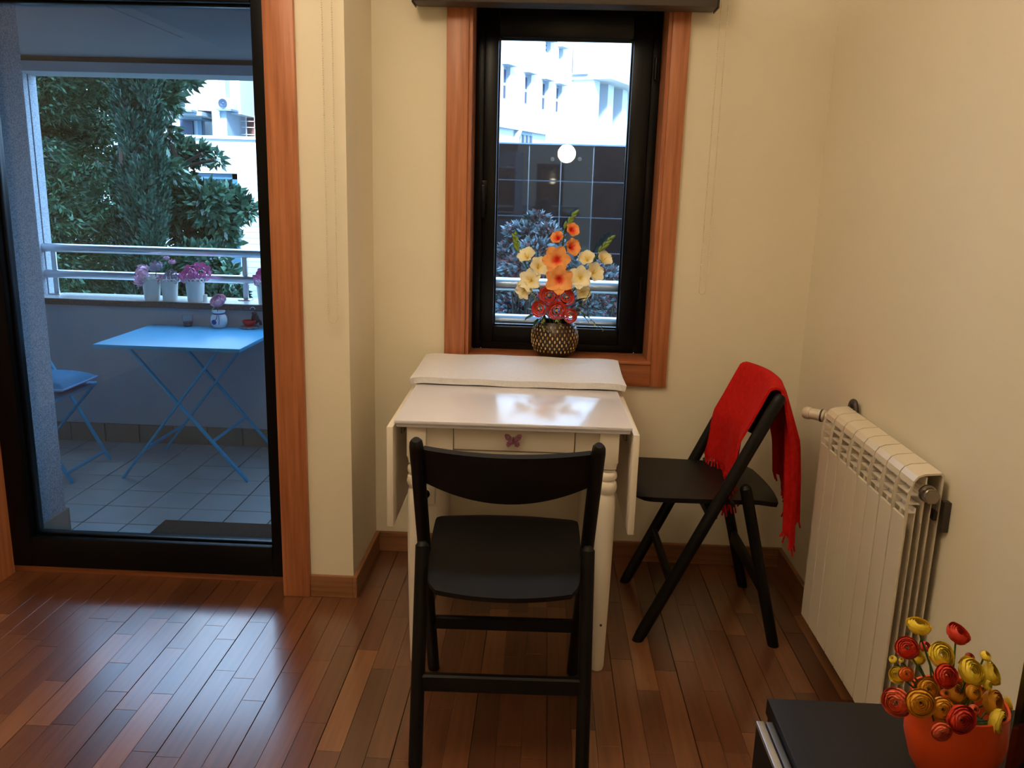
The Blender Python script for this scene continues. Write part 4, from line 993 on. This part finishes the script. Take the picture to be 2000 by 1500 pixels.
for w in wins:
    fr_ = fbox(w[0], w[1], -.12, -.08, w[2], w[3], 'window', M_bld2)
    fbox(w[0]+.04, w[1]-.04, -.08, -.07, w[2]+.06, (w[2]+w[3])/2-.03, 'window_pane', M_pane, fr_)
    fbox(w[0]+.04, w[1]-.04, -.08, -.07, (w[2]+w[3])/2+.03, w[3]-.06, 'window_pane', M_pane, fr_)
    fbox(w[0]-.08, w[1]+.08, 0, .12, w[3], w[3]+.06, 'lintel', M_bld2)
s1, z1 = pf(976, 244); s2, z2 = pf(1064, 263)
fbox(S0, SE, 0, .10, (z1+z2)/2-.03, (z1+z2)/2+.04, 'string_course', M_bld2)
sa, za = pf(1014, 254); sb, zb = pf(1036, 283)
bw = fbox(sa, sb, 0, .03, zb-.3, za, 'window', M_bld2)
for k in range(3): fbox(sa+.06+k*(sb-sa)/3, sa+(k+1)*(sb-sa)/3-.02, .03, .045, zb-.3, za-.08, 'window_pane', M_pane, bw)
q0 = pf(1012, 244); q1 = pf(1004, 283)
part(MB().tube([FM @ Vector((q0[0], .08, q0[1])), FM @ Vector((q0[0]-.2, .08, q0[1]-.25)), FM @ Vector((q0[0]-.2, .08, ZG))], .05, 8), 'downpipe', M_bld, fb)
# canopy with fin columns
s0, z0 = pf(1116, 156); s1, z1 = pf(1208, 195); zc = z0
fbox(s0, s1+1.0, 0, .9, zc, zc+.14, 'canopy', M_bld)
for u in (1116, 1146, 1176, 1196):
    s, _ = pf(u, 200); fbox(s, s+.35, 0, .5, ZG, zc, 'fin_column', M_bld)
fbox(s0+.3, s1+.9, .002, .02, ZG, zc-.15, 'recess_glazing', M_pane)
for u, v in ((1200, 206), (1218, 214)):
    s, z = pf(u, v); fbox(s-.3, s+.3, 0, .4, z-.1, z+.12, 'bracket_box', M_bld2)
for (u, v) in ((1127, 140), (1176, 158)):
    s, z = pf(u, v); ac = fbox(s-.35, s+.35, .05, .4, z-.1, z+.5, 'air_conditioner', M_bld)
    fbox(s-.3, s+.3, 0, .35, z-.14, z-.1, 'bracket', M_bld2, ac)

# --- building group seen through the balcony door
def wbox(u0, u1, v0, v1, Y, d, name, m, par, proud=0.):
    p0 = P((u0), (v0+v1)/2, Y=Y); p1 = P(u1, (v0+v1)/2, Y=Y); zt = P((u0+u1)/2, v0, Y=Y).z; zb = P((u0+u1)/2, v1, Y=Y).z
    return part(MB().box(p0.x, p1.x, Y-proud, Y+d, zb, zt), name, m, par, smooth=False)
YA = 15.0
ax = thing('white_annex', (P(430, 400, Y=YA).x, YA, ZG), 'low white annex with a teal steel door behind the tree', 'building')
at = P(420, 271, Y=YA).z; xa = P(250, 400, Y=YA).x; xb = P(575, 400, Y=YA).x
dX0, dX1 = P(366, 420, Y=YA).x, P(467, 420, Y=YA).x; dZ1 = P(420, 338, Y=YA).z; dZ0 = P(420, 531, Y=YA).z
for (x0, x1, z0, z1) in ((xa, dX0, ZG, at), (dX1, xb, ZG, at), (dX0, dX1, dZ1, at), (dX0, dX1, ZG, dZ0)):
    part(MB().box(x0, x1, YA, YA+1.5, z0, z1), 'wall', M_bld, ax, smooth=False)
dz = part(MB().box(dX0, dX1, YA+.2, YA+.25, dZ0, dZ1), 'steel_door', M_teal, ax, smooth=False)
part(MB().box(dX0, dX0+.12, YA+.08, YA+.2, dZ0, dZ1).box(dX1-.12, dX1, YA+.08, YA+.2, dZ0, dZ1).box(dX0, dX1, YA+.08, YA+.2, dZ1-.1, dZ1), 'door_frame', M_teal, dz, smooth=False)
for k in range(9):
    lx0, lx1 = P(405, 350, Y=YA).x, P(432, 350, Y=YA).x; z = P(418, 343+k*3.0, Y=YA).z
    part(MB().box(lx0, lx1, YA+.14, YA+.2, z-.018, z), 'louvre', M_shadow, dz, smooth=False)
for k in range(26):          # horizontal cladding boards right of the door
    z = at-.55-k*.105
    part(MB().box(dX1+.02, xb, YA-.012, YA, z-.1, z-.006), 'cladding_board', M_bld, ax, smooth=False)
part(MB().box(xa, xb, YA-.06, YA+1.5, at, at+.05), 'parapet_cap', M_bld, ax, smooth=False)
YH = 20.0
hb_ = thing('concrete_block', (P(420, 200, Y=YH).x, YH, ZG), 'pale concrete block with air conditioners behind the white annex', 'building')
wbox(250, 600, -700, 300, YH+1.2, .5, 'wall', M_bld, hb_)
wbox(338, 394, -700, 215, YH, 1.2, 'bay', M_bld, hb_)
wbox(392, 422, -700, 300, YH-.3, 1.5, 'pillar', M_bld2, hb_)
wbox(392, 408, -700, 300, YH-.34, .05, 'pillar_face', M_bld, hb_)
wbox(422, 450, -700, 222, YH, 1.2, 'bay', M_bld, hb_)
wbox(480, 560, -700, 222, YH-.1, 1.2, 'bay', M_bld, hb_)
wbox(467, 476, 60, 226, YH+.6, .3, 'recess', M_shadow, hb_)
wbox(428, 560, 224, 275, YH+1.0, .2, 'brick_panel', M_brick, hb_)
for u in (436, 446, 462, 480, 497, 515): wbox(u, u+1.2, 226, 272, YH+.6, .04, 'railing_bar', M_bld, hb_)
for v in (236, 248, 262): wbox(428, 540, v, v+1.2, YH+.58, .04, 'railing_bar', M_bld, hb_)
for p0, p1 in (((430, 256), (448, 234)), ((448, 234), (463, 250)), ((430, 256), (442, 270))):
    a = P(*p0, Y=YH+.5); b = P(*p1, Y=YH+.5); part(MB().bar(a, b, .05, .05), 'brace', M_bld, hb_)
wd_ = wbox(350, 394, 231, 271, YH+.9, .2, 'window', M_bld2, hb_)
wbox(352, 377, 232, 270, YH+.85, .06, 'window_pane', M_pane, wd_); wbox(386, 394, 226, 271, YH+.8, .06, 'window_pane', M_teal, wd_)
wbox(335, 394, 217, 225, YH-.2, 1.2, 'slab', M_bld2, hb_); wbox(338, 394, 222, 232, YH+.3, .8, 'slab_soffit', M_shadow, hb_)  # slate strip paints the shade under the slab
for (u0, u1, v0, v1, uf) in ((345, 372, 192, 214, 353), (423, 449, 191, 212, 435)):
    ac = wbox(u0, u1, v0, v1, YH-.5, .4, 'air_conditioner', M_bld, hb_)
    c = P(uf, (v0+v1)/2, Y=YH-.52); part(MB().lathe([(.10, 0), (.10, .02), (.085, .02), (.03, .005), (0, .02)], c, 20, M=Matrix.Rotation(math.pi/2, 4, 'X')), 'fan', M_pane, ac)
    wbox(u0-1, u1+2, v1, v1+4, YH-.5, .6, 'bracket', M_shadow, ac)
for u in (432, 437, 443): wbox(u, u+2.2, 100, 170, YH-.02, .05, 'blind_strip', M_bld2, hb_)

# ------------------------------------------------------------------ foliage
def foliage(parts, rg, leaf, count, mode='leaf'):
    """parts: list of (centre, radii, weight). Leaves are small bent blades on and inside the ellipsoids."""
    vs = []; fs = []; tot = sum(p[2] for p in parts)
    for c, rad, w in parts:
        n = int(count*w/tot)
        for _ in range(n):
            d = Vector((rg.gauss(0, 1), rg.gauss(0, 1), rg.gauss(0, 1))).normalized(); rr = rg.uniform(.45, 1.0)**.6
            p = Vector(c)+Vector((d.x*rad[0]*rr, d.y*rad[1]*rr, d.z*rad[2]*rr))
            L = leaf*rg.uniform(.6, 1.3); Wd = L*(rg.uniform(.10, .16) if mode == 'spray' else rg.uniform(.15, .24))
            if mode == 'spray': dr = Vector((d.x*.8+rg.uniform(-.5, .7), d.y*.6+rg.uniform(-.6, .3), rg.uniform(-.75, .25))).normalized()
            elif mode == 'scale': dr = Vector((d.x*.5+rg.uniform(-.3, .3), d.y*.5+rg.uniform(-.3, .3), rg.uniform(.2, 1))).normalized(); 
            else: dr = (d*.7+Vector((rg.uniform(-1, 1), rg.uniform(-1, 1), rg.uniform(-.8, .8)))).normalized()
            sd_ = dr.cross(Vector((rg.uniform(-1, 1), rg.uniform(-1, 1), rg.uniform(-1, 1)))+d*.6)
            if sd_.length < 1e-4: continue
            sd_.normalize(); k = len(vs)
            vs += [p, p+dr*L*.5+sd_*Wd, p+dr*L, p+dr*L*.5-sd_*Wd]; fs.append((k, k+1, k+2)); fs.append((k, k+2, k+3))
    return vs, fs
def tree(name, label, base, trunk, parts, mleaf, leaf, count, seed, mode='leaf', cat='tree', group=None):
    rg = random.Random(seed); t = thing(name, base, label, cat, group=group)
    part(trunk, 'trunk', M_bark, t)
    vs, fs = foliage(parts, rg, leaf, count, mode); mb = MB(); mb.v = vs; mb.f = fs; mb.m = [0]*len(fs)
    tag(mb.build('foliage', mleaf, t, smooth=False), kind='stuff'); return t
M_bark = mat('brown_bark', srgb(78, 60, 46), .9, var=.4, scale=8, bump=.6, bscale=20)
M_ced = mat('cedar_needles', srgb(84, 136, 96), .5, col2=srgb(24, 58, 44), island=True)
M_cyp = mat('cypress_scales', srgb(50, 96, 74), .55, col2=srgb(20, 48, 42), island=True)
M_mag = mat('glossy_magnolia_leaf', srgb(104, 142, 112), .26, col2=srgb(34, 66, 54), island=True)
M_magb = mat('olive_magnolia_leaf', srgb(150, 140, 96), .35, col2=srgb(70, 84, 60), island=True)
M_shr = mat('silver_green_shrub_leaf', srgb(150, 168, 178), .35, col2=srgb(40, 66, 58), island=True)
M_shr2 = mat('pink_young_shrub_leaf', srgb(178, 104, 106), .4, col2=srgb(70, 38, 42), island=True)
rg = random.Random(3)
# feathery cedar at left: many drooping boughs
boughs = []
for k in range(260):
    u = rg.uniform(-60, 240); v = rg.uniform(-170, 640); Y = rg.uniform(8.2, 10.4)
    c = P(u, v, Y=Y); boughs.append((c, (rg.uniform(.22, .42), rg.uniform(.2, .4), rg.uniform(.12, .24)), 1))
cb = P(90, 600, Y=9.6); tree('cedar_tree', 'feathery dark green conifer left beyond the railing', (cb.x, 9.6, ZG), MB().tube([(cb.x, 9.6, ZG), (cb.x+.05, 9.6, 0), (cb.x, 9.6, 4.5)], .18, 10, rs=[1.2, 1, .4]), boughs, M_ced, .085, 150000, 21, 'spray', group='garden trees beyond the balcony')
# cypress column
boughs = []
for k in range(90):
    v = rg.uniform(-60, 680); f = (v-140)/430
    cu_ = 268+12*f; hw = 38+18*f; u = cu_+rg.uniform(-1, 1)*hw*.72; Y = 8.1+rg.uniform(-.25, .35)
    boughs.append((P(u, v, Y=Y), (.11, .13, .26), 1))
cb = P(280, 600, Y=8.15); tree('cypress_tree', 'slim dense cypress column between cedar and magnolia', (cb.x, 8.15, ZG), MB().tube([(cb.x, 8.15, ZG), (cb.x-.1, 8.15, 3.6)], .10, 10, rs=[1.2, .3]), boughs, M_cyp, .055, 60000, 22, 'scale', group='garden trees beyond the balcony')
# magnolia: leafy clusters
cl_ = [(350, 155, 30, 18), (322, 178, 30, 26), (375, 150, 16, 12), (335, 205, 18, 14), (318, 235, 12, 10), (328, 258, 14, 14), (310, 190, 20, 30), (345, 297, 36, 22), (385, 300, 28, 16), (424, 312, 9, 8), (330, 330, 22, 20),
       (345, 360, 32, 30), (360, 400, 44, 40), (405, 395, 42, 34), (445, 400, 32, 30), (478, 408, 16, 18), (430, 430, 40, 26), (375, 450, 44, 36), (430, 470, 36, 18), (390, 505, 50, 26), (350, 530, 40, 40), (420, 545, 36, 30), (455, 575, 26, 18), (400, 590, 60, 26), (380, 640, 80, 40), (445, 535, 16, 16)]
parts = []
for (u, v, ru, rv) in cl_:
    Y = rg.uniform(8.3, 9.2); parts.append((P(u, v, Y=Y), (pxm(ru, Y), pxm(ru, Y)*.7, pxm(rv, Y)), ru*rv))
cb = P(385, 640, Y=8.9)
tr = MB().tube([(cb.x, 8.9, ZG), (cb.x-.05, 8.9, -.8), P(370, 440, Y=8.8), P(330, 250, Y=8.8), P(345, 150, Y=8.8)], .07, 8, rs=[1.2, 1, .7, .4, .15])
for (u, v) in ((450, 410), (395, 300), (440, 560), (420, 312)): tr.tube([P(372, 450, Y=8.8) if v > 350 else P(338, 330, Y=8.8), P(u, v, Y=8.75)], .018, 6)
mg = tree('magnolia_tree', 'glossy broad-leaved tree in front of the white annex', (cb.x, 8.9, ZG), tr, parts, M_mag, .115, 13000, 23, group='garden trees beyond the balcony')
# shrubs outside the window
parts = []
for (u, v, ru, rv) in ((1050, 432, 18, 14), (1012, 452, 20, 12), (1035, 462, 30, 18), (1072, 470, 22, 26), (1004, 486, 22, 16), (1046, 492, 26, 20), (995, 505, 30, 24), (1035, 530, 50, 34), (985, 560, 30, 36), (1020, 600, 50, 30), (1075, 560, 40, 40)):
    Y = rg.uniform(4.9, 5.5); parts.append((P(u, v, Y=Y), (pxm(ru, Y), pxm(ru, Y)*.8, pxm(rv, Y)), ru*rv))
def shrub(name, label, cu_, parts, n, seed):
    cb = P(cu_, 620, Y=5.2); tr = MB().tube([(cb.x, 5.2, ZG), (cb.x, 5.2, .2)], .03, 8)
    for c, r_, w in parts: tr.tube([(cb.x, 5.2, .0), Vector(c)], .006, 5)
    t = tree(name, label, (cb.x, 5.2, ZG), tr, parts, M_shr, .05, n, seed, cat='shrub', group='shrubs outside the window')
    vs, fs = foliage(parts, random.Random(seed+1), .04, int(n*.8)); mb = MB(); mb.v = vs; mb.f = fs; mb.m = [0]*len(fs)
    tag(mb.build('young_foliage', M_shr2, t, smooth=False), kind='stuff')
shrub('flowering_shrub', 'silvery shrub with pinkish leaves rising left of the bouquet', 1020, parts, 9000, 31)
parts = []
for (u, v, ru, rv) in ((1130, 540, 30, 24), (1170, 545, 36, 26), (1205, 560, 24, 30), (1140, 590, 40, 36), (1190, 600, 40, 34), (1110, 620, 40, 30)):
    Y = rg.uniform(4.9, 5.5); parts.append((P(u, v, Y=Y), (pxm(ru, Y), pxm(ru, Y)*.8, pxm(rv, Y)), ru*rv))
shrub('flowering_shrub', 'lower silvery shrub behind the guard tubes right of the bouquet', 1165, parts, 7000, 33)
